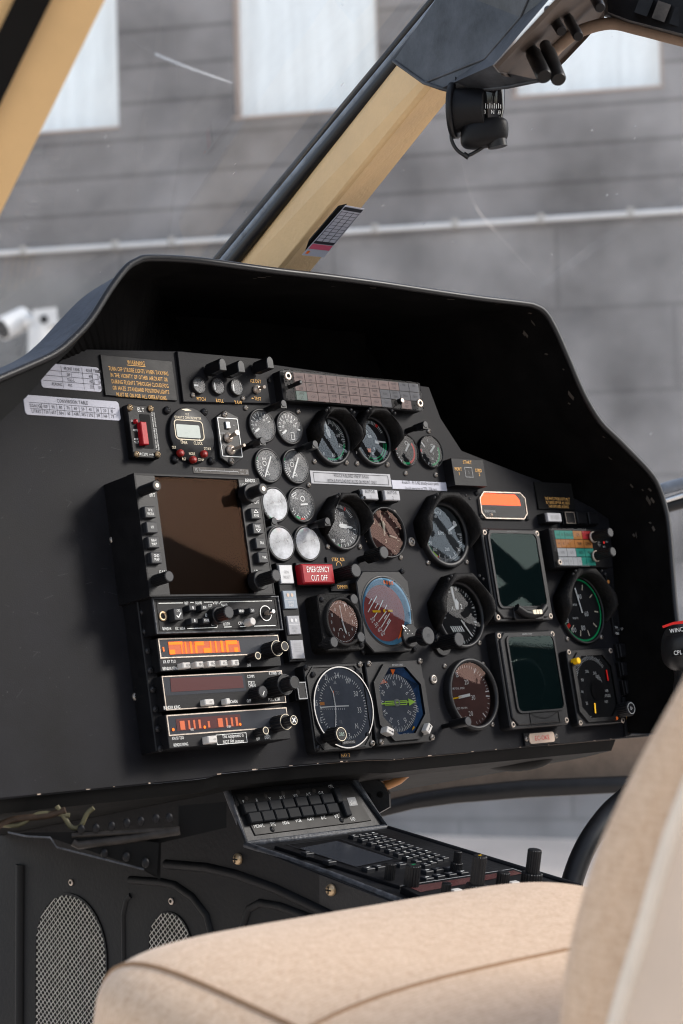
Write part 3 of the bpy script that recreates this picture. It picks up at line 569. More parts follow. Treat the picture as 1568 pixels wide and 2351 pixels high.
b = MB(); b.poly(octo(cx, cy, w*.78, hh*.82, .012), 'g', .0121); t.part('glass', b)
x, y = t.L(z('K', 1066, 424), .017); b = MB(); b.cyl(x, y, .010, .0185, .0033, 'yellow', n=18); t.part('warning_light', b)
for q in ((1008, 362), (1300, 352), (1090, 855), (1385, 838)): t.screw(z('K', *q), .0118, .0028, 'flat')
b = MB(); x, y = t.L(z('K', 1337, 824), .012); b.cyl(x, y, .010, .013, .0018, 'orange', n=10); t.part('test_button', b)
# course deviation
t = T('course_indicator', 'square NAV course dial with OBS knob at lower centre', 'course indicator', 781, 1622); cx, cy, w, hh = t.rect(.014, z('H', 130, 900), z('H', 590, 880), z('H', 692, 1550), z('H', 235, 1582))
b = MB(); b.prism(rrect(cx, cy, w, hh, .003, 2), 0, .012, 'bezel', .0008); b.frame(octo(cx, cy, w*.96, hh*.96, .009), octo(cx, cy, w*.93, hh*.93, .009), .012, .0132, 'bezel'); x0, y0 = cx+.0045, cy-.001; R = .0385
b.lathe([(R, .0121), (R, .0138), (R*.985, .0142)], 'bezel', x0, y0, 56); t.part('case', b)
b = MB(); b.lathe([(R*.985, .0142), (R*.955, .0142)], 'key', x0, y0, 56, False); t.part('rim', b)
b = MB(); b.poly([(x0+x, y0+y) for x, y in circ(0, 0, R*.955, 56)], 'navblue', .0128)
for n, p in (('21', (300, 997)), ('24', (385, 982)), ('W', (472, 1030)), ('30', (535, 1127)), ('33', (563, 1255)), ('N', (542, 1380)), ('3', (485, 1457)), ('S', (240, 1083)), ('E', (265, 1335)), ('TO', (390, 1122)), ('FR', (420, 1350)), ('15', (226, 1200))): x, y = t.L(z('H', *p), .013); b.text(n, x, y, .0131, .0050 if n not in ('TO', 'FR') else .003, 'offw' if n not in ('TO', 'FR') else 'dim', .8)
for i in range(72): a = i*5; r0 = .73 if i % 2 else .70; b.bar((x0+R*r0*math.sin(R_(a)), y0+R*r0*math.cos(R_(a))), (x0+R*.78*math.sin(R_(a)), y0+R*.78*math.cos(R_(a))), R*.016, .0131, 'offw')
b.poly([t.L(z('H', *p), .013) for p in ((358, 1052), (385, 1052), (372, 1022))], 'dim', .0132)
b.poly([t.L(z('H', *p), .013) for p in ((252, 1192), (288, 1192), (290, 1218), (254, 1218))], 'orleg', .0132); b.poly([t.L(z('H', *p), .013) for p in ((354, 1105), (362, 1105), (366, 1150), (358, 1150))], 'orange', .0132)
for i in range(12): 
    q = z('H', 362+i*2.0, 1150+i*20); x, y = t.L(q, .013); b.poly(circ(x, y, .0005, 6), 'offw', .0132); q = z('H', 268+i*16, 1238); x, y = t.L(q, .013); b.bar((x, y), (x, y-.0018), .0004, .0132, 'offw')
t.part('dial', b)
b = MB(); b.line([t.L(z('H', *p), .014) for p in ((335, 1070), (360, 1120), (378, 1220), (382, 1300), (378, 1390))], .0011, .0137, 'offw'); t.part('course_needle', b)
b = MB(); b.line([t.L(z('H', *p), .014) for p in ((255, 1235), (370, 1226), (482, 1222))], .0010, .0139, 'offw'); t.part('glideslope_needle', b)
b = MB(); b.poly([(x0+x, y0+y) for x, y in circ(0, 0, R*.955, 56)], 'gblue', .0141); t.part('glass', b)
x, y = t.L(z('H', 420, 1445), .034); r = 19*t.sc; b = MB(); b.cyl(x, y, .014, .022, r*.6, 'knob', n=16); b.ribbed(x, y, .020, .034, r, 'knob', 16, .1, 'knob'); b.line(circ(x, y, r*.78, 24), r*.08, .0346, 'cream', True); b.text('OBS', x, y, .0346, r*.42, 'grnleg', .8); t.part('obs_knob', b)
x, y = t.L(z('H', 480, 1508), .0145); b = MB(); b.prism(rrect(x, y, .0175, .0036), .0142, .0148, 'black'); b.text('BENDIX/KING', x, y, .015, .0018, 'dim', .85); t.part('name_plate', b)
for q, m in (((150, 920), 'screwd'), ((575, 895), 'screw'), ((672, 1512), 'screw'), ((248, 1552), 'screwd'), ((207, 975), 'screwd'), ((552, 952), 'screwd'), ((632, 1450), 'screwd')): t.screw(z('H', *q), .0138, .0028, m)
# compass card indicator
t = T('radio_compass', 'octagonal compass card with lime green pointer and two white corner knobs', 'compass', 922, 1611); cx, cy, w, hh = t.rect(.014, z('H', 630, 872), z('H', 1065, 855), z('H', 1160, 1500), z('H', 715, 1532))
b = MB(); b.prism(rrect(cx, cy, w, hh, .003, 2), 0, .011, 'bezel', .0008); io = octo(cx+.001, cy+.001, w*.75, hh*.80, .0175); b.frame(octo(cx+.001, cy, w*.90, hh*.92, .0165), io, .011, .0142, 'bezel', .0111); x, y = t.L(z('H', 860, 902), .014); b.text('BENDIX/KING', x, y, .0145, .0018, 'dim', .85); t.part('case', b)
b = MB(); b.prism(io, .0105, .0110, 'navedge'); x0, y0 = t.L(z('H', 855, 1198), .012); R = .0325; b.poly([(x0+x, y0+y) for x, y in circ(0, 0, R*.86, 48)], 'navblue', .0113)
for i in range(72): a = i*5+3; r0 = .76 if i % 2 else .70; b.bar((x0+R*r0*math.sin(R_(a)), y0+R*r0*math.cos(R_(a))), (x0+R*.84*math.sin(R_(a)), y0+R*.84*math.cos(R_(a))), R*.016, .0116, 'offw')
for n, a, rt in (('N', 3, 0), ('3', 33, -33), ('6', 63, -63), ('12', 123, -123), ('15', 153, -153), ('S', 183, 180), ('21', 213, 147), ('24', 243, 117), ('W', 273, 87), ('30', 303, 57), ('33', 333, 27)): b.text(n, x0+R*.58*math.sin(R_(a)), y0+R*.58*math.cos(R_(a)), .0116, R*.14, 'offw', .75, rt)
b.poly([t.L(z('H', *p), .012) for p in ((808, 936), (845, 936), (827, 985))], 'orange', .0119); b.poly([t.L(z('H', *p), .012) for p in ((742, 1005), (785, 1038), (722, 1055))], 'orange', .0119); x, y = t.L(z('H', 750, 1033), .012); b.text('HDG', x, y, .0122, .0030, 'offw', .7, 10)
x, y = t.L(z('H', 1018, 1245), .012); b.text('ADF', x, y, .0118, .003, 'offw', .8, -90); x, y = t.L(z('H', 930, 1448), .012); b.text('NAV', x, y, .0118, .003, 'offw', .8); b.poly([t.L(z('H', *p), .012) for p in ((975, 1418), (985, 1385), (995, 1380), (998, 1395))], 'yellow', .0119); t.part('dial', b)
b = MB(); A, Bq = t.L(z('H', 720, 1208), .0125), t.L(z('H', 950, 1192), .0125); b.bar(A, Bq, .0011, .0126, 'lime'); b.line([t.L(z('H', *p), .0125) for p in ((765, 1188), (765, 1217), (935, 1212), (935, 1182))], .0008, .0126, 'lime', True)
b.poly([t.L(z('H', *p), .0125) for p in ((945, 1165), (1002, 1190), (955, 1222))], 'lime', .0128); t.part('pointer', b)
b = MB(); b.lathe([(R*.11, .0115), (R*.11, .0131), (R*.06, .0131)], 'dim', x0, y0, 20); t.part('hub', b)
b = MB(); b.poly(octo(cx+.001, cy+.001, w*.75, hh*.80, .0175), 'gblue', .0137); t.part('glass', b)
for q, rt in (((800, 1420), -25), ((1105, 1400), 50)):
    x, y = t.L(z('H', *q), .019); b = MB(); o = [(x+p*math.cos(R_(rt))-s_*math.sin(R_(rt)), y+p*math.sin(R_(rt))+s_*math.cos(R_(rt))) for p, s_ in rrect(0, 0, .0095, .0062, .001)]; b.prism(o, .012, .0205, 'key', .0006)
    c, s_ = math.cos(R_(rt)), math.sin(R_(rt)); b.bar((x-.003*c, y-.003*s_), (x+.003*c, y+.003*s_), .0007, .0207, 'ink'); b.poly([(x+.0042*c, y+.0042*s_), (x+.0022*c-.0012*s_, y+.0022*s_+.0012*c), (x+.0022*c+.0012*s_, y+.0022*s_-.0012*c)], 'ink', .0208); t.part('knob', b)
for q in ((645, 890), (1045, 868), (742, 1502), (1142, 1468)): t.screw(z('H', *q), .0128, .0028, 'screw')
# vertical speed
def drV(D):
    for n, p in (('10', (165, 565)), ('15', (222, 522)), ('20', (287, 573)), ('30', (335, 680)), ('20', (318, 792)), ('VERTICAL SPEED', (228, 617)), ('100 FEET PER MIN', (247, 755))): D.px(n, z('K', *p), .15 if n.isdigit() else .062)
    D.px('0', z('K', 205, 808), .15); D.ticks(-80, 80, 24, .86, .95, .014); D.ticks(100, 170, 7, .86, .95, .014)
    for a in (30, 85, 95, 140): D.b.bar(D.P(a, .78), D.P(a, .96), D.R*.035, D.z+.0002, 'offw')
t, R = gauge('vertical_speed_indicator', 'vertical speed dial with painted brown reflection and recessed glass below the ALT altimeter', 'gauge', (1075, 1596), 84, drV, 'dialbrown', d=.009, inner=.87, gl='gcoat', screws=[z('K', 143, 460), z('K', 410, 448), z('K', 475, 865)])
needle(t, R, -96, .0, .55, .09, 'offw'); needle(t, R, -96, .4, .92, .045, 'yellow', name='pointer')
knob_at(t, z('K', 303, 845), .034, 11, rib=False)
K['keycapb'] = mat('black_keycap', (.013, .014, .017), .42, spec=.3, var=.2, vs=90)
K['bluelens'] = mat('blue_grey_lens', (.24, .28, .32), .35, var=.1, coat=.3)
# ------------------------------------------------------------------ chronometer, switches, placards
t = T('quartz_chronometer', 'round digital chronometer with pale LCD and three red buttons', 'clock', 435.8, 1000); R = 66*t.sc
b = MB(); b.lathe([(R, 0), (R, .003), (R*.97, .0036), (.0001, .0036)], 'bezel', n=56); cx, cy = t.L(z('B', 240, 718), .004)
b.frame(rrect(cx, cy, .034, .0185, .004), rrect(cx, cy, .0325, .017, .0035), .0036, .0041, 'cream')
for s_, q, sz in (('QUARTZ CHRONOMETER', (228, 608), .0024), ('LC-2', (222, 576), .0018), ('TIMER', (192, 828), .0029), ('CLOCK', (320, 835), .0029), ('SET', (105, 872), .0024), ('DT/AV', (403, 885), .0024), ('MODE', (265, 930), .0024), ('RST', (195, 977), .0024), ('ST/SP', (347, 982), .0024)): x, y = t.L(z('B', *q), .004); b.text(s_, x, y, .004, sz, 'cream', .72)
for q in ((172, 803), (332, 810)): x, y = t.L(z('B', *q), .004); b.poly([(x-.0009, y-.0008), (x+.0009, y-.0008), (x, y+.0012)], 'cream', .0043)
x, y = t.L(z('B', 215, 537), .004); b.poly([(x-.006, y+.0004), (x-.001, y-.001), (x+.006, y-.0002), (x+.001, y+.0012)], 'cream', .004); t.part('case', b)
b = MB(); b.prism(rrect(cx, cy, .0325, .017, .0035), .0034, .0038, 'black'); b.prism(rrect(cx-.0015, cy-.0012, .0275, .0120, .0015), .0036, .0043, 'lcd'); t.part('display', b)
for q in ((168, 922), (283, 982), (380, 930)): x, y = t.L(z('B', *q), .006); b = MB(); b.lathe([(.0036, .0036), (.0034, .006), (.0026, .0073), (.0012, .0078)], 'redbtn', x, y, 20, cap=True); t.part('button', b)
for q in ((48, 537), (380, 555), (118, 980), (443, 990)): t.screw(z('B', *q), .002, .0036, 'screwd')
# emergency locator switch
t = T('locator_switch', 'black ELT switch plate with tall red rocker and four bright screws', 'switch', 328, 990); cx, cy, w, hh = t.rect(.007, (292, 929), (349.7, 931.6), (369, 1052), (306, 1050.7))
b = MB(); b.prism(rrect(cx, cy, w, hh, .001, 2), 0, .007, 'black', .0006)
for s_, q, sz in (('ELT', (1260, 537), .0036), ('ON', (1185, 636), .0018), ('ARMED', (1217, 720), .0018), ('RESET', (1225, 800), .0018), ('TEST', (1222, 828), .0018), ('RC200', (1287, 934), .0024), ('orolia', (1355, 936), .0018)): x, y = t.L(z('A', *q), .007); b.text(s_, x, y, .0073, sz, 'offw', .85)
x, y = t.L(z('A', 1390, 730), .007); b.text('FOR AVIATION EMERGENCY USE ONLY', x-.0012, y, .0073, .0013, 'offw', .95, -90); b.text('UNAUTHORISED OPERATION PROHIBITED', x+.0012, y, .0073, .0013, 'offw', .9, -90)
x, y = t.L(z('A', 1312, 730), .007); b.prism(rrect(x, y, .0118, .031, .001), .0068, .0072, 'slot'); t.part('plate', b)
b = MB(); x, y = t.L(z('A', 1290, 748), .011); b.prism(rrect(x, y, .0068, .0205, .0006), .004, .0125, 'red', .0007); t.part('rocker', b)
b = MB(); x, y = t.L(z('A', 1220, 637), .009); b.lathe([(.0021, .007), (.002, .009), (.001, .0104)], 'red', x, y, 16, cap=True); t.part('lamp', b)
for q in ((1172, 514), (1357, 522), (1232, 932), (1420, 935)): t.screw(z('A', *q), .009, .0029, 'brass')
# dimmer toggles
t = T('dimmer_switch', 'hexagonal dimmer plate with white outline and two toggles', 'switch', 524, 1006); b = MB(); P_ = [t.L(z('B', *q), .004) for q in ((560, 540), (680, 600), (722, 965), (630, 1038), (520, 965), (480, 600))]
b.prism(P_, 0, .004, 'bezel', .0006); cx, cy, w, hh = t.rect(.004, z('B', 490, 608), z('B', 672, 612), z('B', 715, 962), z('B', 533, 958)); b.frame(rrect(cx, cy, w, hh, .001, 2), rrect(cx, cy, w-.0016, hh-.0016, .0008, 2), .004, .0045, 'offw')
for s_, q in (('-', (530, 672)), ('+', (637, 678)), ('LDG', (535, 745)), ('ICN', (545, 855))): x, y = t.L(z('B', *q), .004); b.text(s_, x, y, .0044, .0026 if len(s_) < 2 else .002, 'dim', .9)
t.part('plate', b); x, y = t.L(z('B', 580, 675), .0045); b = MB(); b.prism(rrect(x, y, .0048, .0066), .004, .0062, 'steel', .0006); t.part('thumb_wheel', b)
for q, tip, hq in (((590, 785), (672, 738), .02), ((612, 895), (735, 852), .026)):
    x, y = t.L(z('B', *q), .005); x2, y2 = t.L(z('B', *tip), hq); b = MB(); b.lathe([(.0046, .004), (.0046, .0062), (.0034, .0066), (.0022, .0085)], 'nickel', x, y, 20, cap=True); b.tube([(x, y, .007), (x2, y2, hq)], [.0013, .0024 if hq < .022 else .0014], 'nickel', 12); t.part('toggle', b)
for q in ((563, 577), (625, 992)): t.screw(z('B', *q), .0055, .003, 'screw')
# trim gauges plate
t = T('trim_indicator_panel', 'black plate with PITCH ROLL YAW meters and ice detector toggle', 'indicator panel', 510, 870); b = MB(); P_ = [t.L(q, .003) for q in ((407, 806), (606, 824), (621, 926), (421, 922.6))]; b.prism(P_, 0, .003, 'panel', .0005)
for s_, q in (('PITCH', (345, 440)), ('ROLL', (512, 455)), ('YAW', (677, 470)), ('ICE DET', (833, 280)), ('TEST', (852, 437))): x, y = t.L(z('B', *q), .003); b.text(s_, x, y, .0033, .0032, 'amber', .8)
x, y = t.L(z('B', 808, 434), .003); b.bar((x-.0012, y), (x+.0014, y), .0005, .0033, 'amber'); b.poly([(x-.0018, y), (x-.0004, y+.0008), (x-.0004, y-.0008)], 'amber', .0033); t.part('plate', b)
for q, a in (((325, 318), -90), ((495, 325), -8), ((662, 335), -8)):
    x, y = t.L(z('B', *q), .005); r = 20*t.sc; b = MB(); b.lathe([(r, .003), (r, .006), (r*.88, .0066), (r*.85, .0045)], 'bezel', x, y, 32); b.poly([(x+p, y+s_) for p, s_ in circ(0, 0, r*.86, 28)], 'dialgrey', .0044)
    c, s_ = math.cos(R_(a)), math.sin(R_(a)); ox, oy = x-r*.35, y; b.bar((ox-r*.0-s_*r*-.4, oy-c*r*.42), (ox+s_*r*.4, oy+c*r*.42), .0015, .0048, 'offw') if a != -90 else b.bar((x-r*.75, y), (x-r*.05, y), .0016, .0048, 'offw'); m_ = t.part('trim_meter', b)
    g = MB(); g.poly([(x+p, y+q_) for p, q_ in circ(0, 0, r*.86, 28)], 'gdust', .0062); g.build('glass', m_)
for q in ((278, 400), (728, 430)): t.screw(z('B', *q), .0045, .0024, 'screw')
x, y = t.L(z('B', 845, 352), .004); x2, y2 = t.L(z('B', 915, 330), .018); b = MB(); b.lathe([(.0042, .003), (.0042, .0055), (.0024, .006), (.002, .008)], 'nickel', x, y, 8, cap=True); b.tube([(x, y, .0065), (x2, y2, .018)], [.0011, .0016], 'nickel', 10); t.part('toggle', b); t.screw(z('B', 968, 270), .002, .0024, 'screwd')
for q, lb in ((z('B', 540, 125), 'hooded black panel lamp above the PITCH meter'), (z('B', 706, 143), 'hooded black panel lamp above the ROLL meter'), (z('B', 965, 108), 'hooded black panel lamp beside the caution light row')):
    tt = T('panel_lamp', lb, 'lamp', *q, .026, group='hooded lamps under the glareshield'); b = MB(); o = [(-.0042, -.006), (.0042, -.006), (.0042, .001), (.0036, .0034), (.0018, .0052), (0, .0057), (-.0018, .0052), (-.0036, .0034), (-.0042, .001)]; b.prism(o, .006, .026, 'knob', .0006, 'knobtip'); b.cyl(0, -.001, 0, .006, .003, 'knob', n=14); tt.part('housing', b)
# post lights
for q, hh_, lb in ((z('B', 1088, 478), .026, 'post light above the second temperature gauge'), (z('B', 900, 812), .027, 'post light over the first temperature gauge rim'), (z('B', 1370, 840), .027, 'post light left of the hooded 60 to 80 gauge'),
                  (z('G', 585, 412), .027, 'post light over the left edge of the T4 gauge'), (z('G', 108, 412), .027, 'post light between the two washed out left gauges'), (z('C', 1365, 622), .026, 'post light in the dark above the two small bar gauges')):
    tt = T('post_light', lb, 'lamp', *q, hh_, group='post lights between the gauges'); b = MB(); b.lathe([(.0028, 0), (.0028, hh_*.4), (.0036, hh_*.42), (.0036, hh_-.0005), (.0031, hh_)], 'knob', n=18); b.poly(circ(0, 0, .0031, 18), 'knobtip', hh_)
    b.prism([(-.0036, 0), (.0036, 0), (.0036, -.0042), (-.0036, -.0042)], hh_*.62, hh_-.0006, 'knob'); tt.part('stem', b)
# caution light panel
t = T('caution_light_panel', 'long clear caution panel of pink legends GEN BATT FUEL FIRE under the glareshield', 'annunciator panel', 810, 890); h = .014; q4 = [(646.5, 848.8), (962, 875.4), (975.4, 943.5), (659, 916.6)]; cx, cy, w, hh = t.rect(h, *q4)
b = MB(); b.prism(rrect(cx, cy, w, hh, .002, 2), 0, h-.004, 'black', .0005); t.part('case', b)
rows = [['DOORS', 'GEN.|L.H.', 'GEN.|R.H.', 'FUEL', 'FUEL|INT.CON', 'HORN', 'PITOT|PIL.', 'PITOT|AUX.', 'HYD.R.H.', 'AVAD|FAIL', 'FIRE| ', 'FIRE| '], ['BATT.|FUSE', 'BATT.|L.H.', 'BATT.|R.H.', 'CHIPS|ENG.L.H.', 'CHIPS|ENG.R.H.', 'M.G.B.|CHIPS', 'T.G.B.|CHIPS', 'ENG.OIL|PRESS.', 'M.G.B.P.', 'BATT.|TEMP.', 'ENG.L.H.', 'ENG.R.H.'], ['LAND|LT.', 'A.C.L.H.', 'A.C.R.H.', 'FILTER|L.H.', 'FILTER|R.H.', 'SERVO', 'LIMIT', 'HYD.L.H.', 'M.G.B.T.', '', 'ICE|DET', '']]
x0 = t.L(z('C', 268, 180), h)[0]; x1 = t.L(z('C', 1322, 330), h)[0]; ytop = cy+hh/2-.0012; cw = (x1-x0)/12; rh = (hh-.0024)/3
for r in range(3):
    for c in range(12):
        s_ = rows[r][c]
        if not s_: continue
        m_ = 'grnleg' if (r, c) == (2, 0) else 'greyleg' if c in (10, 11) and r < 2 or (r, c) in ((1, 8), (1, 9), (2, 8)) else 'pink'
        xx, yy = x0+cw*(c+.5), ytop-rh*(r+.5); b = MB(); b.prism(rrect(xx, yy, cw*.95, rh*.93), h-.0042, h-.0022, m_)
        ls = s_.split('|')
        for i, l in enumerate(ls): b.text(l, xx, yy+(.0021 if len(ls) > 1 else 0)-i*.0042, h-.0019, .0023 if len(l) < 8 else .002, 'ink', .72 if len(l) < 6 else .58)
        t.part('legend', b)
b = MB(); b.prism(rrect(cx, cy, w*.997, hh*.99, .002, 2), h-.0015, h, 'gann'); t.part('cover', b)
x, y = t.L(z('C', 318, 270), .03); b = MB(); b.cyl(x, y, h, .031, .0021, 'knob', n=14); t.part('dimmer_post', b)
for q in ((218, 215), (1322, 443)): t.screw(z('C', *q), h+.0015, .0042, 'flat')
x, y = t.L(z('C', 1160, 425), h+.003); b = MB(); b.cyl(x, y, h, h+.005, .0028, 'knob', top='nickel', n=14); t.part('test_button', b)
# flat placards
def placard(name, lb, cat, h, q4, m, draw, r=0, frame=None):
    t = T(name, lb, cat, sum(q[0] for q in q4)/4, sum(q[1] for q in q4)/4); cx, cy, w, hh = t.rect(h, *q4); b = MB(); b.prism(rrect(cx, cy, w, hh, r, 4), 0, h, m, min(.0003, h*.4)); t.part('plate', b); b = MB(); draw(t, b, cx, cy, w, hh, h+.0003); t.part('lettering', b); return t
def warn(t, b, cx, cy, w, hh, zz):
    L5 = ['TURN OFF STROBE LIGHTS WHEN TAXYING', 'IN THE VICINITY OF OTHER AIRCRAFT OR', 'DURING FLIGHTS THROUGH CLOUD,FOG', 'OR HAZE .STANDARD POSITION LIGHTS', 'MUST BE ON FOR ALL OPERATIONS.']
    b.text('WARNING', cx-.002, cy+hh*.37, zz, .0038, 'amber', .72); b.bar((cx-.0125, cy+hh*.295), (cx+.0085, cy+hh*.295), .0005, zz, 'amber')
    for i, l in enumerate(L5): b.text(l, cx, cy+hh*.17-i*.0058, zz, .0036, 'amber', .60 if i < 2 else .62)
placard('warning_placard', 'dark placard with gold WARNING text about strobe lights', 'placard', .002, [(231, 814.7), (396, 828.6), (405.5, 918), (242.3, 909)], 'black', warn)
def conv(t, b, cx, cy, w, hh, zz):
    b.text('CONVERSION TABLE', cx, cy+hh*.30, zz, .0030, 'ink', .75); x0 = cx-w*.45; cw = w*.9/11.6
    for k in range(2): b.bar((x0, cy+hh*(.12-.30*k)), (cx+w*.45, cy+hh*(.12-.30*k)), .0003, zz, 'ink')
    for r, row in enumerate((['%GAUGE', '100', '90', '80', '70', '60', '50', '40', '30', '20', '10'], ['LITRES', '730', '657', '584', '511', '438', '365', '292', '219', '146', '73'])):
        for c, s_ in enumerate(row):
            xx = x0+(cw*.8 if c == 0 else cw*(1.6+c-.5)); b.text(s_, xx, cy-hh*(.03+.28*r), zz, .0028, 'ink', .75)
            if c and r == 0: b.bar((x0+cw*(.6+c), cy+hh*.12), (x0+cw*(.6+c), cy-hh*.42), .0003, zz, 'ink')
placard('conversion_table_label', 'pale rounded sticker headed CONVERSION TABLE of gauge and litres', 'label', .0006, [(53.8, 904.7), (272.8, 922.6), (278, 966.7), (57.6, 950.8)], 'label', conv, .003)
def fuel(t, b, cx, cy, w, hh, zz):
    xs = [cx-w*.48, cx-w*.13, cx+w*.24, cx+w*.38]; ys = [cy+hh*.33, cy+hh*.10, cy-hh*.11, cy-hh*.33]
    for r, row in enumerate((('', 'FRONT TANK', 'REAR TANK', 'TOTAL'), ('', '330 L', '400', '730'), ('', '333,5 L', '403,2', '736,7'), ('GAUGE READING', '45%', '55%', '100%'))):
        for c, s_ in enumerate(row):
            if s_: b.text(s_, xs[c]+(.002 if r == 0 and c else .004), ys[r], zz, .0028, 'ink', .62, al='l') if c else b.text('READING', cx-w*.17, ys[r], zz, .0026, 'ink', .62, al='r')
    for k in range(3): b.bar((cx-w*.47, cy+hh*(.21-.21*k)), (cx+w*.47, cy+hh*(.21-.21*k)), .0003, zz, 'ink')
    for x in (-.15, .20, .365): b.bar((cx+w*x, cy-hh*.45), (cx+w*x, cy+hh*.43), .0003, zz, 'ink')
placard('fuel_tank_label', 'pale rounded sticker with FRONT TANK and REAR TANK figures under the glareshield lip', 'label', .0006, [(88, 832), (226, 843), (236, 900), (98, 890)], 'label', fuel, .003)
def strip(t, b, cx, cy, w, hh, zz):
    b.bar((cx-w*.36, cy), (cx+w*.30, cy), .0007, zz, 'dim')
    for i in range(9): b.bar((cx-w*.36+w*.66*i/8, cy), (cx-w*.36+w*.66*i/8, cy+(.0014 if i % 2 else -.0014)), .0003, zz, 'dim')
    b.text('45', cx-w*.45, cy, zz, .003, 'dim', .7); b.text('0', cx-w*.385, cy, zz, .003, 'dim', .7); b.text('100 %', cx+w*.37, cy+.0016, zz, .0016, 'dim', .8); b.text('734 L', cx+w*.37, cy-.0016, zz, .0016, 'dim', .8); b.text('55', cx+w*.46, cy, zz, .003, 'dim', .7)
placard('fuel_scale_strip', 'dark embossed scale strip along the top of the radar unit', 'label', .0005, [(442, 1071), (569, 1077), (574, 1091.7), (444.7, 1086.6)], 'face', strip)
def red_(t, b, cx, cy, w, hh, zz):
    b.frame(rrect(cx, cy, w*.93, hh*.74), rrect(cx, cy, w*.925, hh*.68), zz-.0002, zz, 'ink'); b.text('REDUCE PUBLISHED VNE BY 15 KIAS', cx, cy+.0026, zz+.0002, .0032, 'ink', .60); b.text('WITH A PAYLOAD INSTALLED OR MOUNT ONLY', cx, cy-.0028, zz+.0002, .0032, 'ink', .60)
placard('speed_limit_label', 'silver label reading REDUCE PUBLISHED VNE BY 15 KIAS', 'label', .0006, [(711, 1075), (897.7, 1093.6), (899, 1122), (713.8, 1105.5)], 'label2', red_)
def avo(t, b, cx, cy, w, hh, zz): b.text('Avoid 71 - 95 % N2 steady-state speed', cx+.001, cy+.0028, zz, .0036, 'ink', .58); b.text('(avoid operation at 279 - 374 rpm)', cx+.001, cy-.0032, zz, .0034, 'ink', .58)
placard('speed_warning_label', 'white label reading Avoid 71 - 95 % N2 above the rotor speed gauge', 'label', .0006, [(899.5, 1102.7), (1024.5, 1106.8), (1026.7, 1127), (901.4, 1122.5)], 'label', avo)
def start(t, b, cx, cy, w, hh, zz):
    for s_, q, sz in (('START', (330, 293), .0034), ('PORT', (260, 347), .0034), ('1', (267, 382), .0034), ('STBD', (418, 358), .0034), ('2', (425, 388), .0034), ('1', (343, 372), .003)): x, y = t.L(z('D', *q), .012); b.text(s_, x, y, zz, sz, 'amber' if q != (343, 372) else 'dim', .8)
    x, y = t.L(z('D', 343, 372), .012); b.frame(rrect(x, y, .0115, .0105), rrect(x, y, .0105, .0095), zz-.0003, zz, 'dim')
placard('start_selector_panel', 'black raised plate marked START PORT STBD near the glareshield', 'switch panel', .012, [(1035.6, 1051.7), (1108.8, 1056), (1118.5, 1117), (1045.3, 1113.8)], 'black', start)
def strobe(t, b, cx, cy, w, hh, zz):
    for i, l in enumerate(('THE WHITE STROBE LIGHTS MUST', 'BE TURNED OFF FOR ALL NIGHT', 'TAKE-OFFS AND LANDINGS')): x, y = t.L(z('D', (1032, 1036, 1042)[i], 582+30*i), .001); b.text(l, x, y, zz, .0030, 'amber', .58)
placard('strobe_placard', 'black placard with small gold text about white strobe lights at night', 'placard', .002, [(1226, 1097), (1313, 1119), (1322, 1171), (1237, 1168.8)], 'matte', strobe)
def nav2(t, b, cx, cy, w, hh, zz): b.text('NAV 2', cx, cy, zz, .0030, 'amber', .8)
placard('nav_label', 'tiny gold NAV 2 tag on the bottom edge of the panel', 'label', .0012, [z('H', 413, 1590), z('H', 490, 1583), z('H', 497, 1628), z('H', 418, 1637)], 'black', nav2)
def ec(t, b, cx, cy, w, hh, zz): b.prism(octo(cx-.001, cy, w*.72, hh*.82, .002), zz-.0002, zz+.0005, 'pinkplate'); b.text('EC-OKE', cx-.001, cy, zz+.0008, .0046, 'rdleg', .95)
K['pinkplate'] = mat('aged_name_plate', (.52, .40, .31), .45, var=.12, vs=120)
t = placard('registration_plate', 'small pinkish plate reading EC-OKE below the lower display', 'plate', .003, [(1203, 1683.7), (1282, 1675.5), (1286, 1703.5), (1206, 1712.7)], 'black', ec)
for q in ((713, 968), (918, 948)): t.screw(z('K', *q), .0045, .0026, 'screw')
# AUTO.R buttons
def button(name, lb, h, q4, m, lines, group=None, sz=.0028, col='ink', xs=.75, rim='black', cat='button'):
    t = T(name, lb, cat, sum(q[0] for q in q4)/4, sum(q[1] for q in q4)/4, group=group); cx, cy, w, hh = t.rect(h, *q4); b = MB(); b.prism(rrect(cx, cy, w*1.12, hh*1.14, .0006, 2), 0, h-.003, rim, .0004); t.part('housing', b)
    b = MB(); b.prism(rrect(cx, cy, w, hh, .0006, 2), h-.003, h, m, .0007)
    for i, l in enumerate(lines): b.text(l, cx, cy+(len(lines)-1)*sz*.8-i*sz*1.6, h+.0003, sz, col, xs)
    t.part('cap', b); return t
ab = 'autorotation buttons'
button('push_button', 'white AUTO.R. 1 button right of the T4 gauge visor', .013, [(831, 1122.5), (867, 1125), (870, 1148), (834, 1144)], 'label2', ['AUTO.R.', '1'], ab, .0032)
button('push_button', 'white AUTO.R. 2 button above the recessed altimeter', .013, [(882, 1125), (917, 1127), (920, 1150), (885, 1147)], 'label2', ['AUTO.R.', '2'], ab, .0032)
button('warning_button', 'white WARN button above the coloured autopilot legend panel', .013, [(1256, 1177), (1288, 1178), (1291, 1198), (1259, 1197)], 'label2', ['WARN'], None, .005, 'dim', .6)
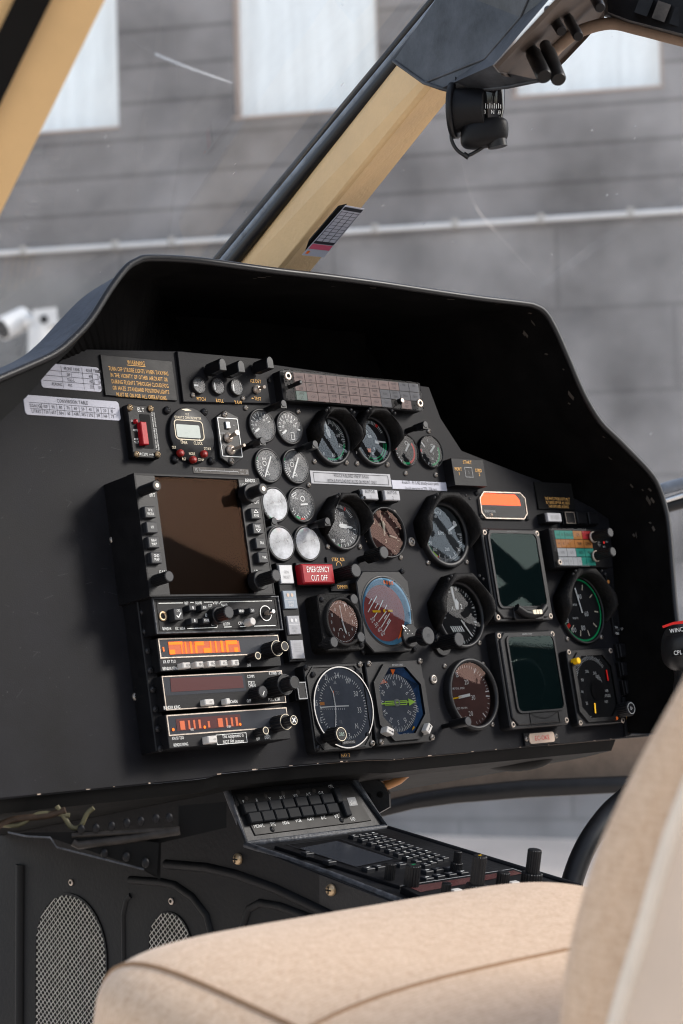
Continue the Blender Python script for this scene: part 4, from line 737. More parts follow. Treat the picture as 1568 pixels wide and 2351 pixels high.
for i, (x, y, lb) in enumerate(((1309.4, 1188.8, 'dark square button with pale outline right of the WARN button'), (1337, 1188.8, 'second plain dark button right of the WARN button'), (1363.5, 1189, 'last dark button in the WARN button row'), (1437, 1492.7, 'top blank black button right of the radar altimeter'), (1442, 1534.9, 'middle blank black button right of the radar altimeter'), (1450, 1576.7, 'lowest blank black button right of the radar altimeter'))):
    w = 11 if i < 3 else 12.5; hh = 14 if i < 3 else 15
    t = button('blank_button', lb, .008, [(x-w-2, y-hh), (x+w-2, y-hh), (x+w+2, y+hh), (x-w+2, y+hh)], 'black', [], 'dark blank buttons at the right of the panel')
    if i == 0: b = MB(); x_, y_ = t.L((x, y), .008); b.frame(rrect(x_, y_, .0155, .0125), rrect(x_, y_, .0148, .0118), .008, .0083, 'nickel'); t.part('outline', b)
# annunciator column
t = T('warning_light_housing', 'black L-shaped housing framing the white square lights beside the radios', 'housing', 690, 1390); b = MB()
qs = [[z('G', 145, 808), z('G', 262, 808), z('G', 285, 970), z('G', 168, 972)], [z('G', 178, 1038), z('G', 298, 1036), z('G', 318, 1195), z('G', 203, 1200)], [z('G', 216, 1264), z('G', 328, 1260), z('G', 348, 1425), z('G', 243, 1430)], [z('H', 20, 708), z('H', 118, 706), z('H', 140, 850), z('H', 37, 855)]]
a0 = t.L(z('G', 120, 790), .008); a1 = t.L(z('H', 155, 872), .008); b.prism([(a0[0], a0[1]), (a0[0], a1[1]), (a1[0]-.001, a1[1]), (a1[0]-.001, a0[1])], 0, .008, 'black', .0006)
c0 = t.L(z('G', 275, 785), .008); c1 = t.L(z('G', 655, 990), .008); b.prism([(c0[0]+.003, c0[1]), (c0[0]+.003, c1[1]), (c1[0], c1[1]), (c1[0], c0[1])], 0, .0082, 'black', .0006); t.part('frame', b)
LB = [(['GEN.', 'RESET'], 'white GEN RESET light, top of the square light column'), (['LH.DS', 'INED'], 'bluish square light with two amber dots under GEN RESET'), (['SDTC', 'FAIL'], 'pale square light with two round dots, third in the column'), (['ASM'], 'pale square light with faint grid, bottom of the column')]
for i, (ls, lb) in enumerate(LB):
    t = T('warning_light', lb, 'light', sum(q[0] for q in qs[i])/4, sum(q[1] for q in qs[i])/4, group='square warning lights beside the radios'); cx, cy, w, hh = t.rect(.010, *qs[i]); b = MB(); b.prism(rrect(cx, cy, w, hh), .008, .0102, ('whleg', 'bluelens', 'label2', 'label2')[i], .0005)
    if i == 0: [b.text(l, cx, cy+.002-.0048*k, .0105, .0026, 'dim', .8) for k, l in enumerate(ls)]
    elif i < 3:
        for dx in (-.0025, .0025): b.poly([(cx+dx+p, cy+hh*.25+q) for p, q in circ(0, 0, .0017, 14)], 'pinkplate' if i == 1 else 'whleg', .0105)
        b.bar((cx-w*.45, cy+hh*.02), (cx+w*.45, cy+hh*.02), .0004, .0105, 'whleg'); [b.text(l, cx, cy-.0025-.003*k, .0105, .0022, 'dim' if i > 1 else 'whleg', .8) for k, l in enumerate(ls)]
    else:
        for k in range(5): b.bar((cx-w*.25, cy+hh*(.3-.1*k)), (cx+w*.3, cy+hh*(.3-.1*k)), .0003, .0105, 'dim')
        b.text('ASM', cx, cy-hh*.35, .0105, .0022, 'dim', .8)
    t.part('lens', b)
t = T('emergency_button', 'bright red EMERGENCY CUT OFF button', 'button', 731, 1317); cx, cy, w, hh = t.rect(.017, (692, 1295), (765, 1294), (770, 1338), (698, 1339)); b = MB(); b.prism(rrect(cx, cy, w, hh), .0082, .017, 'emred', .0012); t.part('cap', b)
b = MB(); b.text('EMERGENCY', cx, cy+.0037, .0173, .0052, 'white', .62, sp=.22); b.text('CUT OFF', cx, cy-.0042, .0173, .0052, 'white', .62, sp=.22); t.part('lettering', b)
t = T('standby_dimmer', 'thin dark plate marked STBY ADI DIMMER with a long ribbed knob', 'switch panel', 780, 1318); cx, cy, w, hh = t.rect(.002, (750, 1279.5), (797, 1278), (808.8, 1356.8), (760, 1358)); b = MB(); b.prism(rrect(cx, cy, w, hh), 0, .002, 'panel', .0003)
x, y = t.L(z('G', 675, 758), .002); b.text('STBY ADI', x, y, .0023, .0033, 'amber', .75); x, y = t.L(z('G', 718, 1003), .002); b.text('DIMMER', x, y, .0023, .0033, 'amber', .8); x, y = t.L(z('G', 683, 808), .002); b.line([(x+p, y+q) for p, q in circ(0, 0, .0032, 12, -10, 190)], .0005, .0023, 'amber'); t.part('plate', b)
x, y = t.L(z('G', 832, 857), .03); b = MB(); b.ribbed(x, y, .002, .031, .0068, 'knob', 20, .08, 'knobtip'); t.part('knob', b)
# orange display
t = T('distance_display', 'octagonal framed display with glowing orange window', 'display', 1155, 1160); b = MB(); P_ = [t.L(z('D', *q), .002) for q in ((455, 522), (740, 530), (782, 575), (800, 700), (775, 742), (475, 735), (440, 690), (424, 572))]; b.frame(P_, offset(ccw(P_), .0011), 0, .003, 'nickel', .0008); P2 = offset(ccw(P_), .0011); b.poly(P2, 'black', .0009)
x, y = t.L(z('D', 508, 677), .001); b.text('BENDIX/KING', x, y, .0014, .0026, 'offw', .7); t.part('frame', b)
b = MB(); b.poly([t.L(z('D', *q), .001) for q in ((430, 625), (432, 580), (452, 535), (705, 548), (738, 590), (748, 635))], 'litor', .0015); t.part('lit_window', b)
b = MB(); x, y = t.L(z('D', 515, 708), .001); b.lathe([(.0019, .001), (.0016, .0026), (.0006, .0034)], 'pinkplate', x, y, 14, cap=True); t.part('photo_sensor', b)
b = MB(); b.poly(P2, 'g', .0024); t.part('glass', b)
for q in ((412, 532), (775, 545), (445, 718), (807, 730)): t.screw(z('D', *q), .0018, .0027, 'screwd')
# autopilot mode legends
t = T('autopilot_annunciator', 'coloured autopilot legend block in teal, orange, red and white with two knobs', 'annunciator panel', 1340, 1258); h = .022; cx, cy, w, hh = t.rect(h, (1266.4, 1212.7), (1397.4, 1214), (1410, 1300), (1278.8, 1303)); b = MB(); b.prism(rrect(cx, cy, w, hh), 0, h-.003, 'black', .0005); t.part('case', b)
x0 = cx-w*.42; x1 = t.L(z('J', 733, 400), h)[0]; ys = cy+hh/2-.0018; rh = (hh-.0036)/4; W = x1-x0
for r, row in enumerate(([('A/N', .13, 'teal'), ('BC', .13, 'teal'), ('VOR/LOC', .24, 'teal'), ('CPL', .25, 'orleg'), ('AP', .25, 'rdleg')], [('A/N', .13, 'orleg'), ('BC', .13, 'orleg'), ('V/L', .12, 'orleg'), ('', .12, 'orleg'), ('TRIM', .25, 'orleg'), ('GYRO', .25, 'orleg')], [('VOR', .25, 'whleg'), ('G/S', .25, 'whleg'), ('ALT', .25, 'teal'), ('HDG', .25, 'teal')], [('VOR', .13, 'whleg'), ('CRS', .12, 'whleg'), ('G/S', .13, 'whleg'), ('', .12, 'whleg'), ('AS', .12, 'whleg'), ('', .13, 'teal'), ('G.A', .25, 'teal')])):
    x = x0
    for s_, f_, m_ in row:
        b = MB(); b.prism(rrect(x+W*f_/2, ys-rh*(r+.5), W*f_*.95, rh*.92), h-.0032, h-.0024, m_); b.text(s_, x+W*f_/2, ys-rh*(r+.5), h-.0021, .003 if f_ > .2 else .0022, 'ink' if m_ != 'whleg' else 'dim', .7) if s_ else None; t.part('legend', b); x += W*f_
b = MB(); b.prism(rrect(cx, cy, w*.995, hh*.99), h-.0014, h, 'gann'); t.part('cover', b)
for q, hq in (((902, 413), .046), ((926, 590), .046)): x, y = t.L(z('J', *q), hq); b = MB(); b.cyl(x, y, h, h+.002, .0062, 'nickel', n=20); b.ribbed(x, y, h+.002, hq, .0052, 'knob', 18, .06, 'knobtip'); t.part('knob', b)
b = MB(); x, y = t.L(z('J', 838, 508), h); b.poly([(x+p, y+q) for p, q in circ(0, 0, .0016, 12)], 'redm', h+.0006); b.text('LTS', x-.009, y, h+.0006, .0019, 'dim', .8); b.text('TEST', x-.009, y-.003, h+.0006, .0019, 'dim', .8); b.text('TEST', x+.005, y+.0005, h+.0006, .0017, 'dim', .8); b.text('DEV', x-.001, y-.0045, h+.0006, .0017, 'dim', .8); t.part('lettering', b); t.screw(z('J', 443, 685), h+.0015, .003, 'flat')
# strip meter and bright selector
t = T('hoist_meter', 'narrow dark vertical strip marked TLH SENS with a small toggle', 'indicator panel', 1410, 1390); b = MB(); P_ = [t.L(q, .003) for q in ((1391, 1320), (1406, 1319), (1427, 1456), (1411, 1458.6))]; b.prism(P_, 0, .003, 'black', .0004); cx = (P_[0][0]+P_[2][0])/2
for s_, q in (('TLH', (952, 1287)), ('SENS', (962, 1342))): x, y = t.L(z('J', *q), .003); b.text(s_, x, y, .0033, .0024, 'offw', .75)
x, y = t.L(z('J', 880, 868), .003); b.poly([(x+p, y+q) for p, q in circ(0, 0, .002, 12)], 'orleg', .0034); b.frame(rrect(cx, 0, .006, .045), rrect(cx, 0, .0052, .044), .003, .0034, 'bezel'); t.part('plate', b)
x, y = t.L(z('J', 955, 1303), .004); x2, y2 = t.L(z('J', 1008, 1300), .014); b = MB(); b.tube([(x, y, .003), (x2, y2, .014)], [.0011, .0016], 'steel', 10); t.part('toggle', b)
t = T('annunciator_dimmer', 'corner plate reading BRIGHT ANNUNCIATORS with triangle knob', 'switch panel', 1458, 1655); b = MB(); P_ = [t.L(q, .003) for q in ((1430, 1600), (1478, 1597), (1490, 1686), (1437, 1691))]; b.prism(P_, 0, .003, 'black', .0004)
for s_, q in (('BRIGHT', (1455, 875)), ('ANNUNCIATORS', (1463, 912)), ('TST', (1410, 822))): x, y = t.L(z('K', *q), .003); b.text(s_, x, y, .0034, .0034 if s_ != 'TST' else .0026, 'amber', .62)
t.part('plate', b); x, y = t.L(z('K', 1436, 755), .026); b = MB(); b.ribbed(x, y, .003, .026, .0078, 'knob', 22, .07, 'knob'); b.line(circ(x, y, .0058, 24), .0006, .0266, 'offw', True); b.line([(x-.0012, y+.0017), (x-.0012, y-.0017), (x+.0018, y)], .0005, .0266, 'offw', True); t.part('knob', b)
x, y = t.L(z('K', 1510, 692), .02); b = MB(); b.cyl(x, y, .003, .02, .005, 'knob', top='knobtip', n=20); t.part('push_knob', b)
x, y = t.L(z('K', 1460, 815), .004); x2, y2 = t.L(z('K', 1505, 805), .016); b = MB(); b.lathe([(.0035, .003), (.0035, .005), (.0016, .006)], 'nickel', x, y, 8); b.tube([(x, y, .005), (x2, y2, .016)], [.001, .0016], 'steel', 10); t.part('toggle', b)
# ------------------------------------------------------------------ weather radar
t = T('weather_radar', 'large weather radar unit with brown reflection painted on its blank screen and push keys down both sides', 'radar display', 470, 1228); h = .042; q4 = [(305, 1086.4), (591.8, 1097.4), (634, 1365), (346, 1370.5)]; cx, cy, w, hh = t.rect(h, *q4)
b = MB(); b.prism(rrect(cx, cy, w, hh, .001, 2), 0, h-.010, 'black', .0003); b.frame(rrect(cx, cy, w, hh), rrect(cx, cy, w-.003, hh-.003), h-.0104, h, 'black', h-.0104)
sx, sy, sw, sh = t.rect(h, z('E', 345, 108), z('E', 1055, 130), z('E', 1185, 1095), z('E', 490, 1105)); b.prism(rrect((cx-w/2+.0015+sx-sw/2)/2, cy, sx-sw/2-cx+w/2-.0015, hh-.003), h-.0103, h-.0003, 'bezel'); b.prism(rrect((cx+w/2-.0015+sx+sw/2)/2, cy, cx+w/2-.0015-sx-sw/2, hh-.003), h-.0103, h-.0003, 'bezel'); t.part('case', b)
b = MB(); n = 14; rows_ = [[(sx-sw/2+sw*i/n, sy-sh/2+sh*j/n, h-.0075+.0045*(1-((2*i/n-1)**2+(2*j/n-1)**2)/2)) for i in range(n+1)] for j in range(n+1)]; b.grid(rows_, 'screen'); t.part('screen', b)
b = MB(); b.poly(rrect(sx, sy, sw, sh), 'gscr', h-.0016); t.part('glass', b)
def lab(b, t, Zk, items, h, sz, m='offw', xs=.75):
    for s_, q in items: x, y = t.L(z(Zk, *q), h); b.text(s_, x, y, h+.0002, sz, m, xs)
b = MB(); lab(b, t, 'E', (('BRT', (332, 273)), ('GAIN', (420, 918)), ('BENDIX', (1150, 152)), ('LOG', (1096, 190)), ('ON', (1100, 242)), ('TST', (1110, 295)), ('SBY', (1147, 333)), ('OFF', (1203, 333)), ('UP', (1202, 912)), ('DN', (1222, 1032))), h, .0030)
b.bar(t.L(z('E', 1208, 940), h), t.L(z('E', 1215, 1005), h), .0005, h+.0002, 'offw'); t.part('lettering', b)
for q, ls in (((312, 415), ['WX', 'WXA']), ((328, 543), ['VP']), ((343, 668), ['NAV', 'MAP']), ((365, 797), ['GND', 'MAP']), ((1197, 428), ['RNG']), ((1213, 552), ['RNG']), ((1238, 675), ['TRK']), ((1258, 795), ['TRK'])):
    x, y = t.L(z('E', *q), h+.004); b = MB(); b.prism(rrect(x, y, .0115, .0098, .0006, 2), h-.001, h+.0045, 'keycapb', .0007)
    for i, l in enumerate(ls): b.text(l, x+(.001 if 'TRK' in ls else 0), y+(len(ls)-1)*.0016-.0032*i-(.0018 if q == (1197, 428) else -.0018 if q == (1213, 552) else 0), h+.0048, .0024, 'offw', .75)
    if q == (1197, 428): b.line([(x-.0026, y+.0008), (x+.0026, y+.0008), (x, y+.0034)], .0005, h+.0048, 'offw', True)
    if q == (1213, 552): b.line([(x-.0026, y-.0008), (x+.0026, y-.0008), (x, y-.0034)], .0005, h+.0048, 'offw', True)
    t.part('push_key', b)
for q, hq, r, rib in (((372, 192), .062, .0046, False), ((475, 952), .060, .0050, True), ((1262, 220), .066, .0052, False), ((1370, 945), .070, .0056, True)):
    x, y = t.L(z('E', *q), hq); b = MB()
    if q[0] > 1000: b.cyl(x, y, h, h+.009, .0088, 'knob', n=24)
    (b.ribbed(x, y, h, hq, r, 'knob', 18, .07, 'knobtip') if rib else b.cyl(x, y, h, hq, r, 'knob', n=20))
    if not rib: b.poly(circ(x, y, r*.4, 12), 'nickel', hq+.0003)
    t.part('knob', b)
# ------------------------------------------------------------------ radio stack
def radio(name, lb, cat, q4, h):
    t = T(name, lb, cat, sum(q[0] for q in q4)/4, sum(q[1] for q in q4)/4, group='radios stacked under the radar'); cx, cy, w, hh = t.rect(h, *q4); b = MB(); b.prism(rrect(cx, cy, w, hh*.985, .0006, 2), 0, h, 'black', .0005); t.part('case', b)
    for dy in (.25, -.25): pass
    return t, cx, cy, w, hh
def dual(t, Zk, q1, q2, h, h1, h2, r1, r2, rim='cream', cross=False):
    x, y = t.L(z(Zk, *q1), h1); b = MB(); b.ribbed(x, y, h, h1, r1, 'knob', 14, .09, 'knob'); b.line(circ(x, y, r1*.93, 28), r1*.07, h1+.0004, rim, True); o = t.part('outer_knob', b); x, y = t.L(z(Zk, *q1), h1); b = MB(); b.ribbed(x, y, h1, h2, r2, 'knob', 14, .08, 'knob'); b.line(circ(x, y, r2*.82, 20), r2*.1, h2+.0004, rim, True)
    if cross: [b.bar((x-r2*.6*c, y-r2*.6*s_), (x+r2*.6*c, y+r2*.6*s_), r2*.2, h2+.0005, 'offw') for c, s_ in ((.7, .7), (.7, -.7))]
    t.part('inner_knob', b)
h = .036
t, cx, cy, w, hh = radio('navigation_computer', 'top unit of the radio stack with black keys, rotary knob and silver toggle', 'radio', [(347.6, 1371.8), (637, 1368), (648, 1447), (358.6, 1457.6)], h)
b = MB(); b.frame(rrect(cx, cy, w, hh*.98), rrect(cx, cy, w-.0022, hh*.98-.0022), h, h+.0014, 'edge', h); b.frame(rrect(cx, cy, w*.94, hh*.80), rrect(cx, cy, w*.935, hh*.785), h, h+.0003, 'slot')
lab(b, t, 'F', (('REF', (438, 140)), ('NAME', (547, 138)), ('SBY', (707, 138)), ('LST', (652, 163)), ('NAV1', (777, 158)), ('EMER', (632, 248)), ('OFF', (678, 332)), ('BOTH', (798, 328)), ('CANCEL', (943, 320)), ('BENDIX', (263, 370)), ('GC 360A', (382, 368))), h, .0026, 'offw', .7)
for a, c in (((185, 143), (405, 139)), ((470, 136), (502, 135)), ((592, 133), (672, 131)), ((672, 131), (682, 150)), ((742, 130), (1203, 120)), ((742, 130), (735, 150)), ((442, 369), (710, 359)), ((710, 359), (714, 340)), ((775, 356), (842, 353)), ((917, 352), (970, 350)), ((1043, 347), (1235, 341))): b.bar(t.L(z('F', *a), h), t.L(z('F', *c), h), .0006, h+.0003, 'offw')
t.part('faceplate', b)
for q, w_, h_, s_ in (((365, 240), .0095, .0100, 'CRS'), ((492, 182), .0075, .0046, ''), ((597, 180), .0075, .0046, 'IDX'), ((508, 297), .0075, .0046, ''), ((615, 296), .0075, .0046, 'PAGE'), ((927, 212), .0058, .0046, 'NPNO'), ((1027, 207), .0058, .0046, '360')):
    x, y = t.L(z('F', *q), h+.007); b = MB(); b.prism(rrect(x, y, w_, h_), h, h+.0075, 'keycapb', .0005); b.text(s_, x, y+(.003 if s_ == 'CRS' else 0), h+.0078, .0020, 'offw', .7) if s_ else b.line([(x, y-.0014), (x, y+.0012)], .0009, h+.0078, 'offw')
    if s_ == 'CRS': b.line([(x-.0025, y-.001), (x-.0008, y-.003), (x+.0026, y+.0012)], .0009, h+.0078, 'offw')
    t.part('key', b)
x, y = t.L(z('F', 820, 222), h+.02); b = MB(); b.cyl(x, y, h, h+.008, .0078, 'knob', n=24); b.ribbed(x, y, h+.006, h+.020, .0058, 'knob', 16, .08, 'knobtip'); t.part('selector_knob', b)
x, y = t.L(z('F', 1030, 305), h+.008); b = MB(); b.cyl(x, y, h, h+.009, .0034, 'key', n=18); t.part('cancel_button', b)
x, y = t.L(z('F', 1145, 232), h); b = MB(); b.poly([(x+p, y+q) for p, q in circ(0, 0, .0064, 20)], 'slot', h+.0005); b.line([(x+p, y+q) for p, q in circ(0, 0, .0066, 20)], .0008, h+.0008, 'offw', True); x2, y2 = t.L(z('F', 1203, 218), h+.014); b.tube([(x, y, h), (x2, y2, h+.014)], [.0018, .0024], 'nickel', 12); b.lathe([(.0024, h+.013), (.0028, h+.0145), (.0018, h+.0165)], 'steel', x2, y2, 14, cap=True); t.part('toggle', b)
x, y = t.L(z('F', 225, 258), h); b = MB(); b.lathe([(.0042, h), (.0042, h+.001), (.0026, h+.001), (.0024, h)], 'brass', x, y, 18); b.poly(circ(x, y, .0025, 14), 'slot', h+.0004); t.part('jack', b)
h = .030
t, cx, cy, w, hh = radio('direction_finder', 'ADF receiver with glowing orange digits and five white keys', 'radio', [(359, 1465), (637, 1456), (646, 1529), (369.4, 1543)], h)
sx, sy, sw, sh = t.rect(h, z('F', 180, 460), z('F', 1250, 425), z('F', 1285, 592), z('F', 205, 640)); b = MB(); b.frame(rrect(sx, sy, sw, sh), rrect(sx, sy, sw-.0018, sh-.0018), h, h+.0006, 'nickel'); lab(b, t, 'F', (('KR 87 TSO', (285, 665)), ('BENDIX/KING', (295, 725)), ('OFF', (998, 698))), h, .0026, 'offw', .7); t.part('faceplate', b)
b = MB(); b.prism(rrect(sx, sy, sw-.0018, sh-.0018), h-.0005, h+.0002, 'filterg'); t.part('window', b)
b = MB(); b.poly([t.L(z('F', *q), h) for q in ((268, 488), (905, 478), (920, 578), (285, 602))], 'gasdim', h+.0005)
for a, c in (((272, 490), (400, 512)), ((383, 512), (402, 592)), ((280, 560), (335, 600)), ((415, 490), (440, 592)), ((460, 488), (492, 590)), ((505, 488), (592, 520)), ((507, 520), (535, 588)), ((640, 482), (665, 582)), ((585, 545), (660, 585)), ((685, 482), (712, 582)), ((735, 480), (770, 580)), ((782, 478), (890, 510)), ((785, 510), (815, 580)), ((860, 540), (900, 578))):
    x0, y0 = t.L(z('F', *a), h); x1, y1 = t.L(z('F', *c), h); b.poly([(x0, y0), (x0, y1), (x1, y1), (x1, y0)], 'gas', h+.0008)
x, y = t.L(z('F', 230, 555), h); b.poly(rrect(x, y, .0018, .0038), 'orange', h+.0006); t.part('digits', b)
for q, s_ in (((440, 698), 'ADF'), ((558, 690), 'BFO'), ((665, 684), 'FRQ'), ((772, 678), 'FLT'), ((877, 674), 'SET')):
    x, y = t.L(z('F', *q), h+.007); b = MB(); b.prism(rrect(x, y, .0086, .0050, .0008), h, h+.0075, 'key', .0008); b.text(s_, x+.0012, y, h+.0078, .0022, 'ink', .75); t.part('key', b)
dual(t, 'F', (1250, 545), (1318, 525), h, h+.014, h+.024, .0072, .0048); x, y = t.L(z('F', 1077, 612), h+.012); b = MB(); b.ribbed(x, y, h, h+.012, .0036, 'knob', 10, .1, 'knob'); b.line(circ(x, y, .003, 16), .0006, h+.0125, 'cream', True); t.part('volume_knob', b)
t, cx, cy, w, hh = radio('comm_radio', 'COMM radio with dark dead display and white channel keys', 'radio', [(369, 1551), (647.4, 1538.8), (657.6, 1615), (379.6, 1631.8)], h)
b = MB(); b.frame(rrect(cx, cy, w*.99, hh*.97), rrect(cx, cy, w*.99-.0014, hh*.97-.0014), h, h+.0005, 'nickel'); lab(b, t, 'F', (('COMM', (1013, 797)), ('STBY/', (1020, 853)), ('CHAN', (1025, 880)), ('CHAN', (862, 1022)), ('OFF', (998, 1017)), ('KY196B TSO', (1235, 767)), ('PULL 8.33K', (1225, 1003)), ('BENDIX KING', (308, 1075))), h, .0027, 'offw', .7); t.part('faceplate', b)
b = MB(); sx, sy, sw, sh = t.rect(h, z('F', 225, 795), z('F', 955, 768), z('F', 975, 930), z('F', 250, 970)); b.prism(rrect(sx, sy, sw, sh), h-.0002, h+.0002, 'filterg'); b.poly([t.L(z('F', *q), h) for q in ((290, 812), (935, 792), (950, 900), (300, 938))], 'filter', h+.0005); t.part('window', b)
for q, w_ in (((645, 1028), .0105), ((812, 1020), .005)): x, y = t.L(z('F', *q), h+.006); b = MB(); b.prism(rrect(x, y, w_, .0052, .0012), h, h+.0065, 'key', .0008); b.text('<>', x+.001, y, h+.0068, .0018, 'ink', 1) if w_ > .008 else None; t.part('key', b)
dual(t, 'F', (1325, 870), (1402, 845), h, h+.018, h+.030, .0095, .0062, 'knobtip'); x, y = t.L(z('F', 1125, 935), h+.013); b = MB(); b.ribbed(x, y, h, h+.013, .0058, 'knob', 20, .07, 'knobtip'); b.bar((x-.0012, y-.003), (x+.0012, y+.0005), .0008, h+.0136, 'white'); t.part('volume_knob', b)
t, cx, cy, w, hh = radio('nav_radio', 'bottom radio with dim orange digits and NOT FM immune sticker', 'radio', [(379.6, 1640.7), (657.6, 1623), (668, 1696.6), (388.6, 1720)], h)
sx, sy, sw, sh = t.rect(h, z('F', 255, 1145), z('F', 1332, 1075), z('F', 1355, 1262), z('F', 280, 1320)); b = MB(); b.frame(rrect(sx, sy, sw, sh), rrect(sx, sy, sw-.0018, sh-.0018), h, h+.0006, 'nickel'); lab(b, t, 'F', (('KN 53 TSO', (362, 1350)), ('BENDIX/KING', (388, 1408)), ('PULL', (1160, 1318)), ('IDENT', (1165, 1345)), ('OFF', (1080, 1358))), h, .0024, 'offw', .7); t.part('faceplate', b)
b = MB(); b.prism(rrect(sx, sy, sw-.0018, sh-.0018), h-.0005, h+.0002, 'filterg'); t.part('window', b)
b = MB(); b.poly([t.L(z('F', *q), h) for q in ((340, 1180), (915, 1135), (930, 1245), (352, 1288))], 'filter', h+.0005)
for x0_, x1_, y0_, y1_ in ((372, 425, 1198, 1275), (445, 472, 1193, 1270), (492, 518, 1190, 1265), (538, 568, 1187, 1262), (622, 648, 1200, 1255), (712, 765, 1175, 1250), (783, 808, 1170, 1245), (828, 855, 1168, 1243), (870, 900, 1165, 1240)):
    a, c = t.L(z('F', x0_, y0_), h), t.L(z('F', x1_, y1_), h); b.poly([(a[0], a[1]), (a[0], c[1]), (c[0], c[1]), (c[0], a[1])], 'gasdim', h+.0008)
for q in ((597, 1253), (315, 1275), (915, 1228)): x, y = t.L(z('F', *q), h); b.poly(circ(x, y, .0013, 10), 'gas', h+.0009)
lab(b, t, 'F', (('USE', (487, 1272)), ('STBY', (820, 1248))), h+.001, .0018, 'offw', .8); t.part('digits', b)
x, y = t.L(z('F', 672, 1362), h+.007); b = MB(); b.prism(rrect(x, y, .0105, .0062, .001), h, h+.0075, 'key', .0008); b.text('<>', x+.002, y, h+.0078, .002, 'ink', 1); t.part('key', b)
sx, sy, sw, sh = t.rect(h, z('F', 697, 1320), z('F', 970, 1302), z('F', 980, 1390), z('F', 710, 1412)); b = MB(); b.prism(rrect(sx, sy, sw, sh), h, h+.0005, 'black'); b.frame(rrect(sx, sy, sw, sh), rrect(sx, sy, sw-.0008, sh-.0008), h+.0004, h+.0008, 'white'); b.text('This equipment is', sx+.0015, sy+.0024, h+.0008, .0030, 'white', .72); b.text('NOT FM immune', sx+.0015, sy-.0024, h+.0008, .0030, 'white', .72); t.part('sticker', b)
dual(t, 'F', (1330, 1205), (1393, 1188), h, h+.014, h+.024, .0072, .0048, 'cream', True); x, y = t.L(z('F', 1147, 1283), h+.012); b = MB(); b.ribbed(x, y, h, h+.012, .0036, 'knob', 10, .1, 'knob'); b.line(circ(x, y, .003, 16), .0006, h+.0125, 'cream', True); t.part('volume_knob', b)
t = T('radio_rack', 'black side rail bolted along the left edge of the radio stack', 'bracket', 350, 1560); b = MB(); P_ = [t.L(q, .022) for q in ((318, 1378), (350, 1378), (392, 1722), (362, 1722))]; x0 = P_[0][0]; x1 = x0+.012
b.prism([(x0, P_[0][1]), (x1, P_[0][1]), (x1, P_[2][1]), (x0, P_[2][1])], 0, .020, 'black', .0008); t.part('rail', b)
for k in range(8): t.screw_at(x0+.004, P_[0][1]-.010-.0165*k, .020, .0028, 'screwd')
t = button('square_button', 'square dark button with pale rim beside the COMM radio knob', .012, [(681, 1567), (700, 1566), (706, 1604), (686, 1605)], 'bezel', [], None); cx, cy = 0, 0
b = MB(); cx, cy, w, hh = t.rect(.012, (681, 1567), (700, 1566), (706, 1604), (686, 1605)); b.frame(rrect(cx, cy, w*1.04, hh*1.04), rrect(cx, cy, w*.88, hh*.9), .012, .0125, 'dim'); t.part('rim', b)
# ------------------------------------------------------------------ glareshield
FWD = Vector((0, 1, 0)); HL = .075
def pw(q, h): u, v, _ = PAN.uv(q[0], q[1], h); return PAN.o+PAN.ex*u+PAN.ey*v+PAN.ez*h
def plR(x, y, R): d = ray(x, y); return CAM+d*(R/d.x)
def ell(b, c, ax, m, e1=1, e2=1, n=40, k=24):
    f = lambda w, e: math.copysign(abs(w)**e, w); c = Vector(c); A, B, C_ = ax; rows = []
    for i in range(k+1):
        t = -math.pi/2+math.pi*i/k
        rows.append([c+A*(f(math.cos(t), e1)*f(math.cos(2*math.pi*j/n), e2))+B*(f(math.cos(t), e1)*f(math.sin(2*math.pi*j/n), e2))+C_*f(math.sin(t), e1) for j in range(n)])
    b.grid(rows, m, True, True)
LIP = [(-200, 950), (-100, 907), (0, 864), (60, 838), (121, 809), (165, 773), (205, 729), (249, 660), (286, 612), (312, 595), (340, 588), (439, 592), (549, 606), (631, 617), (750, 631), (870, 647), (1000, 667), (1109, 683), (1200, 694), (1228, 700), (1252, 715), (1276, 754), (1306, 822), (1340, 902), (1378, 966), (1424, 1012), (1491, 1082), (1515, 1122), (1531, 1173), (1539, 1227), (1545, 1300), (1551, 1380), (1557, 1440), (1568, 1560), (1578, 1690)]
EXT = [.045]*5+[.045]*4+[.075, .15]+[.25]*9+[.27]*15
def dense(P, n=4):     # Catmull-Rom through the outline
    o = []
    for i in range(len(P)-1):
        p = [Vector(P[max(0, min(len(P)-1, i+k))]) for k in (-1, 0, 1, 2)]
        for j in range(n):
            t = j/n; o.append(.5*((2*p[1])+(p[2]-p[0])*t+(2*p[0]-5*p[1]+4*p[2]-p[3])*t*t+(3*p[1]-p[0]-3*p[2]+p[3])*t**3))
    return o+[Vector(P[-1])]
SHR = [0]*7+[.01, .03, .075, .13, .17, .15, .12, .09, .06, .03]+[0]*18
S3 = [p.x for p in dense([(s_, 0, 0) for s_ in SHR], 4)]
D3 = dense([(x, y, e) for (x, y), e in zip(LIP, EXT)], 4); lip = [pw((p.x, p.y), HL) for p in D3]; ext = [max(.03, p.z) for p in D3]
b = MB(); dn = Vector((0, 0, -1)); cen = pw((760, 1300), HL)
inn = [p+(cen-p).normalized()*.005 for p in lip]
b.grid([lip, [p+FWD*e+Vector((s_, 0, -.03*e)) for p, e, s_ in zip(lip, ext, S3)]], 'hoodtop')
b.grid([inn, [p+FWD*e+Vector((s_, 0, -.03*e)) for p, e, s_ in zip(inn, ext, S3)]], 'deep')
b.grid([[p+FWD*e*.97+Vector((s_, 0, 0)) for p, e, s_ in list(zip(inn, ext, S3))[41:]], [Vector((p.x+s_, p.y+e*.97, 1.55)) for p, e, s_ in list(zip(inn, ext, S3))[41:]]], 'deep', False)
